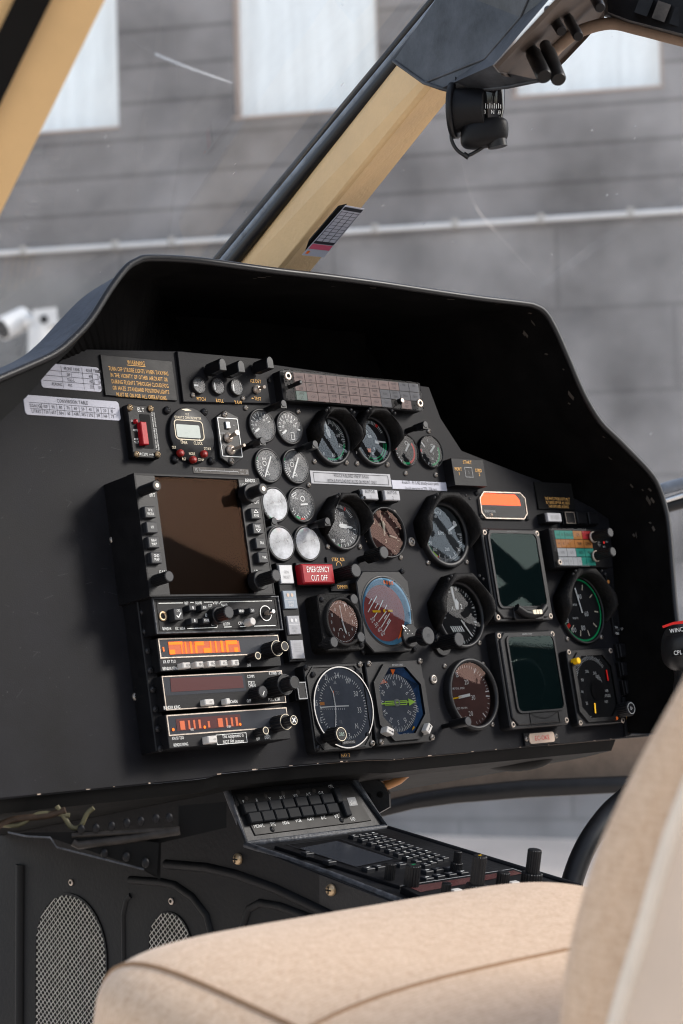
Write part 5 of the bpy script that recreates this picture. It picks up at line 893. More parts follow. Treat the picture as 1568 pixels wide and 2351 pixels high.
b.grid([[p+FWD*e*.97+Vector((s_, 0, 0)) for p, e, s_ in list(zip(inn, ext, S3))[14:46]], [pw((max(60, q.x-10), 850), -.02) for q in D3[14:46]]], 'deep', False)
shell = b
hood = link('glareshield', None, None, None, 'curved black glareshield hood arching over the instrument panel', 'glareshield')
K_ = MB(); K_.tube([p+(cen-p).normalized()*.002 for p in lip], .0032, 'rim', 10); K_.build('rolled_edge', hood)
b = MB(); fl = [(-200, 1100), (-100, 1030), (0, 968), (60, 912), (121, 842), (165, 800), (205, 748), (249, 675)]
b.grid([[pw(q, HL-.001) for q in LIP[:8]], [pw(q, HL-.004) for q in fl]], 'matte'); b.grid([[pw(q, HL-.004) for q in fl], [pw(q, HL-.004)-PAN.ez*.05 for q in fl]], 'matte'); b.build('side_flange', hood)
b = shell
for i in range(34):                                   # bare patches where the paint has chipped off just inside the hood edge
    k = random.randint(52, 92) if i < 22 else random.randint(93, 120); t_ = random.uniform(.0, .05); P0 = inn[k]; dl = (inn[k+1]-inn[k-1]).normalized(); q = P0+FWD*(.006+t_)+(cen-P0).normalized()*.0012; w_, h2 = random.uniform(.001, .006), random.uniform(.0006, .003)
    b.add([q-dl*w_, q+FWD*h2-dl*w_*.3, q+dl*w_, q-FWD*h2+dl*w_*.4], [(0, 1, 2, 3)], 'chipd')
b.build('shell', hood)
# ------------------------------------------------------------------ window posts
def rails(b, R, m, closed=True, smooth=False):         # beam between two matching sections
    n = len(R[0]); b.add(R[0]+R[1], [(i, (i+1) % n, n+(i+1) % n, n+i) for i in range(n if closed else n-1)], m, smooth)
    b.add(R[0], [tuple(range(n))], m); b.add(R[1], [tuple(range(n))], m)
def lerp(a, b_, t): return tuple(p+(q-p)*t for p, q in zip(a, b_))
def ends(a, c, t0, t1): return cp(*lerp(a, c, t0)), cp(*lerp(a, c, t1))
post = link('centre_window_post', None, None, None, 'slanted tan leather covered post between the two windscreens', 'window post')
R4 = [((540, 606, 2.10), (912, 140, 1.90)), ((560, 606, 2.075), (928, 146, 1.875)), ((640, 611, 2.03), (985, 185, 1.835)), ((655, 612, 2.03), (998, 192, 1.835)), ((716, 618, 2.09), (1040, 214, 1.89)), ((650, 612, 2.22), (1000, 190, 2.02)), ((545, 606, 2.2), (915, 140, 2.0))]
sec = [ends(a, c, -.16, 1.35) for a, c in R4]; b = MB(); rails(b, [[s_[0] for s_ in sec], [s_[1] for s_ in sec]], 'tan'); b.build('leather_cover', post)
for nm, m, a, c, r in (('outer_seal', 'rubber', (497, 599, 2.12), (1006, -10, 1.87), .0050), ('metal_strip', 'seal', (512, 601, 2.10), (1021, -10, 1.85), .0045), ('inner_seal', 'rubber', (530, 604, 2.09), (1039, -10, 1.84), .0068)):
    p0, p1 = ends(a, c, -.15, 1.15); b = MB(); b.tube([p0, p1], r, m, 14); b.build(nm, post)
lp = link('side_window_post', None, None, None, 'blurred tan front post with black seal at the upper left', 'window post')
def beam(nm, xs, Z0, Z1, m, th): 
    b = MB(); A = []
    for x, y in ((0, -300), (0, 1000)):
        dx = -(y)*.49; A.append([cp(xs[0]+dx, y, Z0 if y < 0 else Z0+.35), cp(xs[1]+dx, y, Z0 if y < 0 else Z0+.35), cp(xs[1]+dx-10, y, Z1 if y < 0 else Z1+.35), cp(xs[0]+dx-10, y, Z1 if y < 0 else Z1+.35)])
    rails(b, A, m); return b.build(nm, lp)
beam('tan_cover', (116, 241), 1.04, 1.09, 'tan2', 0); beam('door_seal', (34, 118), 1.03, 1.07, 'matte', 0); beam('door_trim', (-140, 36), 1.04, 1.08, 'tan2', 0)
def pane(nm, lb, c4, n=10, bow=.03):
    b = MB(); P = [cp(*q) for q in c4]; rows = []
    for j in range(n+1):
        v = j/n; rows.append([(P[0].lerp(P[1], i/n)).lerp(P[3].lerp(P[2], i/n), v)+HD*bow*4*(i/n)*(1-i/n) for i in range(n+1)])
    b.grid(rows, 'wind'); return b.build(nm, None, None, lb, 'windscreen')
pane('windscreen', 'left windscreen pane between the tan side post and the centre post', [(-200, 898, 1.45), (440, 690, 2.16), (1016, -20, 1.87), (340, -204, 1.09)])
pane('windscreen', 'right windscreen pane beyond the compass, fine scratches and specks', [(690, 640, 2.31), (1960, 1720, 2.95), (1960, -120, 2.35), (1190, -60, 1.99)])
pane('chin_window', 'lower nose window right of the centre console showing grey outside', [(860, 2080, 2.46), (1560, 2080, 2.46), (1560, 1790, 2.47), (860, 1850, 2.47)], 4, 0)
def smear(lb, pts, w):
    b = MB(); P = [cp(*q) for q in dense(pts, 6)]; rows = [[], []]
    for i, p in enumerate(P):
        d = (P[min(i+1, len(P)-1)]-P[max(i-1, 0)]).normalized(); n_ = d.cross(HD).normalized(); k_ = w*(.35+.65*math.sin(math.pi*(i+.5)/len(P))); rows[0].append(p+n_*k_); rows[1].append(p-n_*k_)
    b.grid(rows, 'smear'); b.build('wiper_smear', None, None, lb, 'smear')
smear('broad pale wiper smear on the right windscreen above the hood', [(1235, 662, 2.18), (1340, 585, 2.2), (1460, 500, 2.22), (1600, 415, 2.24)], .006)
smear('thin curved scratch on the right windscreen below the compass', [(1060, 370, 2.0), (1090, 470, 2.04), (1150, 545, 2.08), (1235, 640, 2.12)], .0022)
smear('thin curved scratch across the upper left windscreen', [(275, 62, 1.2), (330, 110, 1.25), (420, 150, 1.3), (532, 190, 1.35)], .0012)
# checklist card on the post
CARD = Plane(cp(765, 530, 1.955), cp(837, 479, 1.955)-cp(793, 471, 1.955), cp(793, 471, 1.935)-cp(693, 585, 1.985))
t = T('checklist_card', 'small white table card with pink foot stuck on the tan centre post', 'card', 765, 530, plane=CARD); q4 = [t.L(q) for q in ((693, 585), (744, 590), (837, 479), (793, 471))]; b = MB(); b.prism(q4, 0, .0006, 'label'); t.part('card', b); b = MB()
f2 = lambda u, v: tuple((Vector(q4[0]).lerp(Vector(q4[1]), u)).lerp(Vector(q4[3]).lerp(Vector(q4[2]), u), v))
for i in range(10): b.bar(f2(.06, .30+.065*i), f2(.94, .30+.065*i), .0005, .0010, 'ink')
for u in (.06, .35, .65, .94): b.bar(f2(u, .30), f2(u, .90), .0005, .0010, 'ink')
b.poly([f2(.03, .25), f2(.97, .25), f2(.97, .30), f2(.03, .30)], 'ink', .0009); b.poly([f2(.03, .14), f2(.97, .14), f2(.97, .24), f2(.03, .24)], 'cardpink', .0009); b.poly([f2(.03, .92), f2(.97, .92), f2(.97, .98), f2(.03, .98)], 'ink', .0009); b.poly([f2(.08, .04), f2(.2, .04), f2(.2, .1), f2(.08, .1)], 'orange', .0009); t.part('printing', b)
b = MB(); b.prism([t.L(q) for q in ((700, 578), (795, 473), (775, 478), (708, 556))], -.004, -.0005, 'matte'); t.part('backing_strip', b)
# ------------------------------------------------------------------ overhead console and compass
oc = link('overhead_console', None, None, None, 'scuffed black overhead console where the centre post meets the roof', 'overhead console')
P3 = dict(a=(904, 140, 1.90), b=(1020, -30, 1.85), c=(974, 190, 1.86), d=(1113, 135, 1.80), e=(1195, 40, 1.77), f=(1225, -30, 1.75), g=(1012, 203, 1.84), h=(1050, 212, 1.84), i=(1167, 199, 1.80), j=(1240, 184, 1.77), k=(1140, 163, 1.78), l=(1134, 148, 1.775), m=(1285, -30, 1.72), n=(1100, 190, 2.0), o=(1250, -30, 1.95))
V = {k: cp(q[0], q[1], q[2]-.09) for k, q in P3.items()}; b = MB()
for fc in ('acdefb', 'dlme', 'efm', 'cghikld', 'ijk'): b.add([V[k] for k in fc], [tuple(range(len(fc)))], 'ohead')
b.add([V['g'], V['h'], V['i'], V['n']], [(0, 1, 2, 3)], 'ohead')
b.tube([V['a'], V['c'], V['g'], V['h'], V['i'], V['j']], .0018, 'ohead', 10); b.tube([V['c'], V['d'], V['e'], V['f']], .0014, 'ohead', 10); b.build('housing', oc)
OP = Plane(cp(1240, 90, 1.655), cp(1375, 40, 1.61)-cp(1240, 183, 1.68), cp(1285, -10, 1.63)-cp(1134, 148, 1.69)); 
t = T('overhead_switch_plate', 'brown grey overhead plate with four long black knobs', 'switch panel', 1240, 90, plane=OP); ol = [t.L(q) for q in ((1134, 150), (1147, 166), (1238, 184), (1290, 135), (1340, 82), (1378, 38), (1405, -20), (1405, -60), (1300, -30))]; b = MB(); b.prism(ol, -.004, 0, 'ohplate', .0006); t.part('plate', b)
b = MB(); oo = ccw(ol); b.line(oo, .0016, .0006, 'dim', True); t.part('edge_trim', b)
def stub(t, a, c, Za, Zc, r, m='knob', nm='knob'):
    b = MB(); A, C_ = cp(a[0], a[1], Za), cp(c[0], c[1], Zc); inv = t.o.matrix_world.inverted() if False else t.p.mat(t.u, t.v, 0).inverted(); A, C_ = inv@A, inv@C_; d = (C_-A)
    b.tube([A, A+d*.2, A+d*.21, A+d*.97, C_], [r*.8, r*.8, r, r, r*.85], m, 20); return t.part(nm, b)
for a, c, r in (((1218, 110), (1250, 176), .0068), ((1252, 104), (1283, 183), .0066), ((1258, 22), (1289, 72), .0046), ((1300, 34), (1328, 84), .0046), ((1358, -22), (1378, 18), .0046)): stub(t, a, c, 1.66, 1.61, r*.95)
for q in ((1194, 165), (1193, 118)): 
    x, y = t.L(q); t.screw_at(x, y, 0, .0036, 'screw' if q[1] > 140 else 'screwd')
t2 = link('overhead_button_box', None, None, None, 'black overhead box with square lit caps in the top right corner', 'switch panel'); b = MB()
F4 = [(1392, -40, 1.70), (1396, 28, 1.70), (1445, 46, 1.69), (1600, 86, 1.66), (1600, -40, 1.66)]; B4 = [(x-8, y+10, Z+.05) for x, y, Z in F4]; rails(b, [[cp(*q) for q in F4], [cp(*q) for q in B4]], 'black'); b.build('housing', t2)
for cx, cy, m in ((1480, 14, 'keycap'), (1520, 27, 'face'), (1560, 40, 'keycap'), (1598, 52, 'face')):
    b = MB(); o = [(cx-9, cy-26), (cx+21, cy-16), (cx+5, cy+24), (cx-24, cy+14)]; rails(b, [[cp(x, y, 1.668) for x, y in o], [cp(x, y, 1.69) for x, y in o]], m); b.build('button', t2)
b = MB(); b.tube([cp(*q) for q in dense([(1270, 120, 1.76), (1290, 100, 1.76), (1330, 72, 1.745), (1400, 54, 1.73), (1470, 68, 1.72), (1540, 86, 1.71), (1620, 106, 1.70)], 5)], .0055, 'brown', 10); b.build('trim_roll', t2)
cmp_ = link('magnetic_compass', None, None, None, 'black magnetic compass hanging under the overhead console', 'compass'); Zc = 1.74; px = Zc/FPX
b = MB(); c0 = cp(1126, 232, Zc); b.tube([c0+UP*.020, c0+UP*.018, c0+UP*.006, c0-UP*.008, c0-UP*.018], [.0118, .0124, .0128, .0122, .0095], 'bezelg', 28); b.build('bowl', cmp_)
b = MB(); c1 = cp(1072, 252, Zc); ax = (RT*.96-FW*.28).normalized(); b.tube([c1-ax*.014, c1-ax*.0135, c1-ax*.009, c1-ax*.0085], [.021, .0245, .0245, .0215], 'knob', 36); b.tube([c1-ax*.009, c1+ax*.017], [.0195, .0175], 'black', 32); b.build('drum', cmp_)
b = MB(); ell(b, cp(1112, 306, Zc), (RT*.021+UP*.003, FW*.015, UP*.0125), 'black', .6, .7, 32, 16); b.tube([cp(1140, 322, Zc-.004), cp(1143, 338, Zc-.004)], .0085, 'knob', 20); b.build('base', cmp_)
b = MB(); b.tube([cp(x, y, Zc) for x, y, _ in dense([(1036, 296, 0), (1037, 322, 0), (1050, 345, 0), (1072, 357, 0), (1095, 347, 0), (1112, 336, 0)], 5)], .0016, 'rubber', 8); b.tube([cp(1064, 353, Zc), cp(1076, 362, Zc)], .0024, 'rubber', 8); b.build('cable', cmp_)
b = MB(); b.tube([cp(1045, 196, Zc), cp(1130, 190, Zc), cp(1158, 192, Zc)], .0075, 'knob', 14); b.tube([cp(1126, 190, Zc), cp(1126, 214, Zc)], .0105, 'knob', 20); b.build('mount', cmp_)
b = MB(); CPL = lambda x, y: cp(x, y, Zc-.0137+.0000045*(x-1126)**2)
for x in range(1104, 1152, 5): b.add([CPL(x, 240 if x % 2 else 237), CPL(x+1.4, 240 if x % 2 else 237), CPL(x+1.4, 249), CPL(x, 249)], [(0, 1, 2, 3)], 'offw')
m_ = MB(); m_.text('3', 0, 0, 0, 9, 'offw', .8); m_.text('N', 18, 0, 0, 9, 'offw', .8); m_.text('33', 33, -1, 0, 8.5, 'offw', .6)
b.add([CPL(1113+x, 257-y) for x, y, _ in m_.v], m_.f, 'offw'); b.build('card_markings', cmp_)
# ------------------------------------------------------------------ centre console
BL = cp(564, 1940, 1.77); RL = BL.x; TL = plR(521.7, 1815.6, RL); D1 = plR(830, 2042, RL)
SF = Plane(BL, (1, 0, 0), TL-BL); DK = Plane(BL, (1, 0, 0), BL-D1); SD = Plane(Vector((RL-.003, BL.y, BL.z)), (0, -1, 0), (0, 0, 1))
con = link('centre_console', None, None, None, 'black moulded centre console sloping down between the seats', 'console'); b = MB()
def wp(pl, q, h=0): u, v, _ = pl.uv(q[0], q[1], h); return pl.o+pl.ex*u+pl.ey*v+pl.ez*h
dk = [wp(DK, q) for q in ((564, 1942), (886, 1900), (1335, 2038), (1420, 2110), (1000, 2112))]; dp = Vector((0, 0, -.25))
b.add(dk, [tuple(range(5))], 'cons'); b.add(dk+[p+dp for p in dk], [(i, (i+1) % 5, 5+(i+1) % 5, 5+i) for i in range(5)], 'cons')
sf = [wp(SF, q) for q in ((564, 1940), (886, 1900), (812, 1790), (521, 1815))]; bk = Vector((0, .25, -.02)); b.add(sf+[p+bk for p in sf], [(0, 1, 2, 3)]+[(i, (i+1) % 4, 4+(i+1) % 4, 4+i) for i in range(4)], 'cons'); b.build('body', con)
b = MB(); e_ = [wp(SF, q, .001) for q in ((521, 1815), (564, 1940), (886, 1900), (812, 1790))]; b.tube(e_, .0035, 'edge', 10); b.tube([e_[1], wp(DK, (640, 1966), .001), wp(DK, (760, 2008), .001), wp(DK, (920, 2070), .001)], .003, 'edge', 10); b.tube([e_[2], wp(DK, (1335, 2036), .001)], .0025, 'cons', 10); b.build('edge_moulding', con)
def side(px): return [SD.uv(x, y)[:2] for x, y in px]
sb = MB(); sb.prism(side([(-260, 1800), (470, 1800), (525, 1822), (566, 1944), (640, 1968), (830, 2044), (1020, 2120), (1020, 2560), (-260, 2560)]), -.004, 0, 'side', .001); sbo = sb.build('side_panel', con, SD.mat())
def w_side(q, h): u, v, _ = SD.uv(*q); return (u, v, h)
for pts, r in (([(380, 1984), (475, 1992), (543, 2008), (631, 2040), (720, 2082), (800, 2120)], .0045), ([(298, 2020), (370, 2025), (402, 2032), (443, 2060), (475, 2102), (487, 2150), (490, 2250)], .004), ([(556, 2140), (561, 2117), (571, 2087), (597, 2073), (643, 2081), (720, 2110)], .004), ([(48, 1985), (46, 2360)], .006), ([(285, 2250), (283, 2100), (290, 2066), (300, 2056)], .003)):
    b = MB(); b.tube([w_side(q, -.0008) for q in pts], r, 'side', 12); b.build('pressed_rib', sbo)
def grille(x0, x1, y0, y1, rr, pitch):
    P_ = side([(x0, y0), (x1, y0), (x1, y1), (x0, y1)]); ux0, ux1 = (P_[0][0]+P_[3][0])/2, (P_[1][0]+P_[2][0])/2; v1, v0 = (P_[0][1]+P_[1][1])/2, (P_[2][1]+P_[3][1])/2
    cx, cy, w, hh = (ux0+ux1)/2, (v0+v1)/2, ux1-ux0, v1-v0; r = w*rr; b = MB(); b.prism(rrect(cx, cy, w, hh, r, 8), .0, .0006, 'slot'); g = b.build('vent_opening', sbo); ins = lambda x, y: (max(abs(x-cx)-(w/2-r), 0)**2+max(abs(y-cy)-(hh/2-r), 0)**2) < r*r and abs(x-cx) < w/2 and abs(y-cy) < hh/2
    b = MB()
    for sgn in (1, -1):
        k = -hh*1.2-w
        while k < hh*1.2+w:
            run = None; N = 160
            for i in range(N+1):
                x = cx-w/2+w*i/N; y = cy+k+sgn*(x-cx)*.92; ok = ins(x, y)
                if ok and run is None: run = (x, y)
                if (not ok or i == N) and run is not None: b.bar(run, (x, y), .00105, .0010+.0003*(sgn > 0), 'mesh'); run = None
            k += pitch
    b.frame(rrect(cx, cy, w*1.04, hh+w*.04, r*1.04, 8), rrect(cx, cy, w, hh, r, 8), 0, .0013, 'side'); b.build('grille', sbo)
grille(84, 244, 2056, 2560, .49, .0062); grille(344, 440, 2096, 2500, .49, .0060)
for q, r, m in (((164, 2026), .0033, 'flat'), ((394, 2069), .0033, 'flat'), ((548, 1972), .0052, 'brass'), ((762, 2043), .0052, 'brass')):
    o = link('screw', SCREW[m], sbo); u, v, _ = SD.uv(*q); o.location = (u, v, .0003); o.scale = (r/.0026,)*3
# autopilot control unit
t = T('autopilot_controller', 'sloped control panel with two rows of dark square keys below the instrument panel', 'control panel', 690, 1860, plane=SF); b = MB(); P_ = [t.L(z('L', *q), .001) for q in ((385, 595), (1140, 500), (1195, 490), (1045, 240), (250, 310))]; b.prism(P_, 0, .0012, 'faceL', .0004); b.poly([t.L(z('L', *q), .0015) for q in ((298, 385), (925, 310), (978, 425), (350, 505))], 'slot', .0016); t.part('faceplate', b)
b = MB()
for s_, q in (('P', (303, 362)), ('R', (397, 352)), ('Y', (487, 342)), ('ALT', (572, 332)), ('V/S', (665, 320)), ('A/S', (755, 310)), ('G/S', (842, 300)), ('CPL', (912, 255)), ('MONIT.', (412, 530)), ('T/C', (507, 517)), ('HDG', (597, 507)), ('VOR', (685, 493)), ('NAV', (770, 482)), ('B/C', (860, 472)), ('V/L', (950, 462)), ('F/D', (1065, 483))): x, y = t.L(z('L', *q), .0015); b.text(s_, x, y, .0017, .0032, 'offw', .8)
x, y = t.L(z('L', 1062, 360), .0015); b.poly(rrect(x, y, .011, .0085), 'dim', .0016); b.text('sfim', x, y-.001, .0019, .004, 'white', .7); t.part('lettering', b)
for r in range(2):
    for c in range(7):
        q0 = (348+c*90.5, 402-c*11.0) if r == 0 else (388+c*90, 468-c*10.5)
        x, y = t.L(z('L', *q0), .006); b = MB(); b.prism(rrect(x, y, .0148, .0098, .0006, 2), .001, .0065, 'keycap', .0008); t.part('key', b)
for q in ((968, 312), (1025, 405)): x, y = t.L(z('L', *q), .006); b = MB(); b.prism(rrect(x, y, .0075, .0150, .0006, 2), .001, .0065, 'keycap', .0008); t.part('key', b)
for q in ((505, 552), (988, 487)): t.screw(z('L', *q), .0015, .003, 'screwd')
b = MB()
for q in ((322, 338), (455, 322), (578, 305), (682, 296), (795, 285)): x, y = t.L(z('L', *q), .0015); b.lathe([(.0026, .001), (.002, .0022)], 'face', x, y, 12, cap=True)
t.part('status_lamp', b)
# computer keyboard unit
t = T('computer_keyboard_unit', 'flat keyboard unit with dark screen and many small keys on the console', 'control unit', 760, 1960, plane=DK); b = MB(); b.prism([t.L(q, .003) for q in (z('L', 520, 668), z('L', 1235, 562), z('M', 640, 588), z('M', 285, 705))], 0, .003, 'black', .0006); t.part('case', b)
b = MB(); sc_ = [t.L(z('L', *q), .003) for q in ((690, 690), (955, 638), (1350, 765), (1090, 818))]; b.poly(sc_, 'filterg', .0036); t.part('screen', b); b = MB(); b.line([t.L(z('L', *q), .003) for q in ((610, 665), (965, 622), (1400, 770), (1110, 828))], .0015, .0038, 'keycapb', True); t.part('bezel', b)
A_, B_, C_, D_2 = (Vector(z('M', *q)) for q in ((22, 417), (132, 403), (535, 540), (430, 580)))
keys = [tuple((A_.lerp(B_, i/3)).lerp(D_2.lerp(C_, i/3), j/8)) for j in range(9) for i in range(4)]+[z('M', *q) for q in ((105, 600), (165, 590), (290, 575), (440, 615), (498, 605), (565, 600), (440, 655), (505, 642), (572, 632), (640, 622))]+[z('L', 750, 714), z('L', 905, 772)]
for i, q in enumerate(keys):
    x, y = t.L(q, .006); w_ = .0072 if i < 36 else .0095; b = MB(); b.prism(rrect(x, y, w_, .0068 if i < 36 else .0075), .003, .0062, 'keycapb', .0005); b.bar((x-w_*.22, y), (x+w_*.22, y), .0012, .0064, 'dim' if i % 3 else 'offw'); t.part('key', b)
def dknob(t, q, h, r, h0=.003, outer=None, mk=None):
    x, y = t.L(z('M', *q), h); s_ = t.sc; b = MB()
    if outer: b.ribbed(x, y, h0, outer[1], outer[0]*s_, 'knob', 22, .06, 'knob')
    b.ribbed(x, y, outer[1] if outer else h0, h, r*s_, 'knob', 18, .07, 'knob')
    if mk: b.bar((x-.002, y), (x+.002, y), .0012, h+.0006, mk)
    t.part('knob', b)
for q, h, r, o_, mk in (((235, 575), .017, 12, None, None), ((362, 585), .024, 17, None, 'green'), ((617, 507), .022, 9, (14, .012), None)): dknob(t, q, h, r, .003, o_, mk)
t = T('console_radio', 'lower console radio with reddish display strip and tall stacked knobs', 'radio', 1100, 2030, plane=DK); b = MB(); b.prism([t.L(z('M', *q), .006) for q in ((290, 707), (930, 608), (1172, 692), (450, 790))], 0, .006, 'black', .0006); t.part('case', b)
b = MB(); b.poly([t.L(z('M', *q), .006) for q in ((335, 712), (935, 618), (985, 636), (400, 742))], 'filter', .0064); b.line([t.L(z('M', *q), .006) for q in ((300, 707), (930, 610), (1000, 634))], .001, .0067, 'dim'); t.part('display', b)
for q in ((935, 682), (987, 694), (606, 726)): x, y = t.L(z('M', *q), .010); b = MB(); b.prism(rrect(x, y, .010, .005), .006, .0105, 'key', .0006); t.part('key', b)
for q, h, r, o_, mk in (((742, 533), .044, 16, (24, .020), 'yellow'), ((1055, 497), .044, 16, (24, .024), None), ((877, 625), .026, 15, (16, .012), None), ((552, 686), .018, 11, None, None)): dknob(t, q, h, r, .006, o_, mk)
b = MB(); u = t.L(z('M', 1250, 745), .012); b.prism(rrect(u[0], u[1], .05, .02, .003), 0, .012, 'black', .001); b.build('end_block', t.o)
# bits below the panel
br = link('side_bracket', None, None, None, 'black two hole bracket at the right of the autopilot controller', 'bracket'); b = MB(); o = [(800, 1790), (858, 1786), (880, 1800), (893, 1822), (894, 1853), (860, 1872), (830, 1850)]; rails(b, [[cp(x, y, 1.95) for x, y in o], [cp(x+4, y, 1.99) for x, y in o]], 'cons'); b.build('plate', br)
for q in ((845, 1827), (873, 1824)): b = MB(); b.tube([cp(q[0], q[1], 1.949), cp(q[0]+.5, q[1], 1.962)], .0032, 'slot', 14); b.tube([cp(q[0], q[1], 1.947), cp(q[0]+.3, q[1], 1.9485)], .0022, 'matte', 12); b.build('bolt_hole', br)
b = MB(); b.tube([cp(948, 1758, 2.0), cp(935, 1775, 2.0), cp(915, 1792, 1.99), cp(898, 1800, 1.98), cp(870, 1812, 1.97)], .0042, 'wire', 10); b.tube([cp(925, 1755, 2.02), cp(905, 1783, 2.01), cp(880, 1800, 2.0)], .003, 'wire', 10); b.build('cable_bundle', None, None, 'tan cable bundle hanging under the panel by the console', 'cable')
ub = link('under_panel_shelf', None, None, None, 'black riveted shelf bracket under the left of the panel', 'bracket'); Z0 = 1.60; b = MB()
o = [(20, 1885), (60, 1893), (170, 1908), (410, 1905), (410, 1850), (520, 1840), (520, 1900), (370, 1935), (368, 2020), (255, 2010), (80, 1945), (20, 1935)]
rails(b, [[cp(x, y, Z0-.02) for x, y in o[2:9]], [cp(x, y, Z0) for x, y in o[2:9]]], 'matte'); rails(b, [[cp(*q, Z0-.03) for q in ((22, 1912), (120, 1925), (330, 1995), (360, 2010), (365, 1935), (170, 1910))], [cp(*q, Z0) for q in ((22, 1912), (120, 1925), (330, 1995), (360, 2010), (365, 1935), (170, 1910))]], 'matte'); b.build('plate', ub)
b = MB(); b.tube([cp(168, 1933, Z0-.03), cp(180, 1940, Z0-.03), cp(280, 1928, Z0-.03), cp(412, 1907, Z0-.03)], .0035, 'lip', 8); b.tube([cp(165, 1918, Z0-.03), cp(412, 1904, Z0-.03)], .002, 'lip', 8); b.build('folded_lip', ub)
b = MB(); b.tube([cp(18, 1911, Z0-.035), cp(60, 1920, Z0-.035), cp(115, 1923, Z0-.035), cp(130, 1945, Z0-.035), cp(330, 1996, Z0-.035)], .0008, 'edge', 6); b.build('edge', ub)
for q in ((186, 1904), (220, 1902), (256, 1897), (291, 1890), (323, 1886), (358, 1880), (388, 1878), (240, 1960), (290, 1967), (334, 1981)): b = MB(); c = cp(*q, Z0-.034); ell(b, c, (RT*.003, UP*.004, FW*.002), 'black', n=14, k=8); b.build('rivet', ub)
wi = [((-40, 1915), (20, 1885), (60, 1878), (110, 1872), (150, 1860)), ((-30, 1890), (40, 1895), (90, 1868), (160, 1872)), ((130, 1850), (150, 1880), (165, 1900), (185, 1897), (200, 1868), (215, 1855))]
for i, (P_, m, r, lb) in enumerate(((wi[0], 'wireb', .0028, 'brown taped cable loom at the left edge below the panel'), (wi[1], 'wireo', .0018, 'olive cable beside the taped loom below the panel'), (wi[2], 'wireo', .002, 'drooping olive braided cable near the riveted shelf'))):
    b = MB(); b.tube([cp(x, y, 1.58) for x, y in [tuple(p) for p in dense([(*q, 0) for q in P_], 4) for p in [(p[0], p[1])]]], r, m, 8); b.build('cable', None, None, lb, 'cable')
nt_ = link('nose_trim', None, None, None, 'brown inner nose trim below the right half of the panel', 'trim'); b = MB(); tp = [(800, 1905), (896, 1837), (960, 1822), (1045, 1809), (1206, 1793), (1435, 1784), (1620, 1778)]; lw = [(800, 1935), (872, 1877), (950, 1858), (1045, 1845), (1206, 1832), (1420, 1821), (1620, 1812)]
b.add([cp(700, 1600, 2.5), cp(1620, 1560, 2.5)]+[cp(x, y, 2.5) for x, y in tp[::-1]], [tuple(range(9))], 'brown'); b.build('lining', nt_)
b = MB(); b.grid([[cp(x, y-3, 2.50) for x, y in tp], [cp(x, y+2, 2.465) for x, y in tp], [cp(x, y-2, 2.465) for x, y in lw], [cp(x, y, 2.475) for x, y in lw], [cp(x, y-4, 2.53) for x, y in lw]], 'rubber'); b.build('window_frame', nt_)
b = MB(); ell(b, cp(1175, 1732, 2.1), (RT*.045, UP*.0175, FW*.04), 'matte', n=32, k=16); b.build('cover_dome', None, None, 'black rubber dome hanging under the right of the panel', 'cover')
# right window sill rail
sr = link('side_window_rail', None, None, None, 'black and grey window rail at the right edge beside the glareshield', 'window frame')
for nm, P_, r, m in (('seal_strip', [(1470, 1140, 2.4), (1530, 1120, 2.4), (1575, 1108, 2.4), (1650, 1090, 2.4)], .0075, 'seal'), ('chrome_strip', [(1480, 1160, 2.4), (1530, 1148, 2.4), (1575, 1134, 2.4), (1650, 1110, 2.4)], .0035, 'steel'), ('lower_rail', [(1480, 1180, 2.41), (1530, 1162, 2.41), (1575, 1150, 2.41), (1650, 1130, 2.41)], .0085, 'rubber')): b = MB(); b.tube([cp(*q) for q in P_], r, m, 12); b.build(nm, sr)
# ------------------------------------------------------------------ cyclic stick
cy = link('cyclic_stick', None, None, None, 'curved black control stick with WINCH grip at the right edge', 'control stick'); b = MB(); b.tube(dense([tuple(cp(*q)) for q in ((1292, 2180, 1.93), (1300, 2090, 1.93), (1318, 2010, 1.94), (1350, 1935, 1.95), (1398, 1868, 1.97), (1450, 1820, 1.98), (1520, 1740, 2.0), (1560, 1640, 2.01), (1575, 1540, 2.02))], 5), .0108, 'rubber', 20); b.build('tube', cy)
GP = Plane(cp(1562, 1485, 1.993), RT, UP)
b = MB(); ell(b, cp(1576, 1484, 2.02), (RT*.0255+UP*.002, FW*.024, UP*.0255), 'rubber', .8, .8); b.tube([cp(1575, 1500, 2.02), cp(1580, 1560, 2.02)], .014, 'rubber', 16); g_ = b.build('grip', cy)
b = MB(); m4 = GP.mat().to_3x3(); G3 = lambda x, y, h=0: GP.o+GP.ex*x+GP.ey*y+GP.ez*h
def gtext(b, s_, q, size, m, xs, rot): mm = MB(); u, v, _ = GP.uv(*q); mm.text(s_, u, v, 0, size, m, xs, rot); b.add([G3(x, y, .0012) for x, y, _ in mm.v], mm.f, m)
def gq(b, P_, m, h=.0006): b.add([G3(*GP.uv(*q)[:2], h) for q in P_], [tuple(range(len(P_)))], m)
gq(b, ((1526, 1446), (1575, 1436), (1575, 1450), (1527, 1461)), 'matte'); gtext(b, 'WINCH', (1556, 1446), .0042, 'white', .8, 9); gq(b, ((1540, 1494), (1575, 1488), (1575, 1502), (1542, 1508)), 'matte'); gtext(b, 'CPL', (1556, 1498), .0042, 'white', .8, 6); gq(b, ((1520, 1437), (1545, 1428), (1575, 1424), (1575, 1431), (1545, 1434), (1522, 1442)), 'redm'); b.build('label_strip', cy)
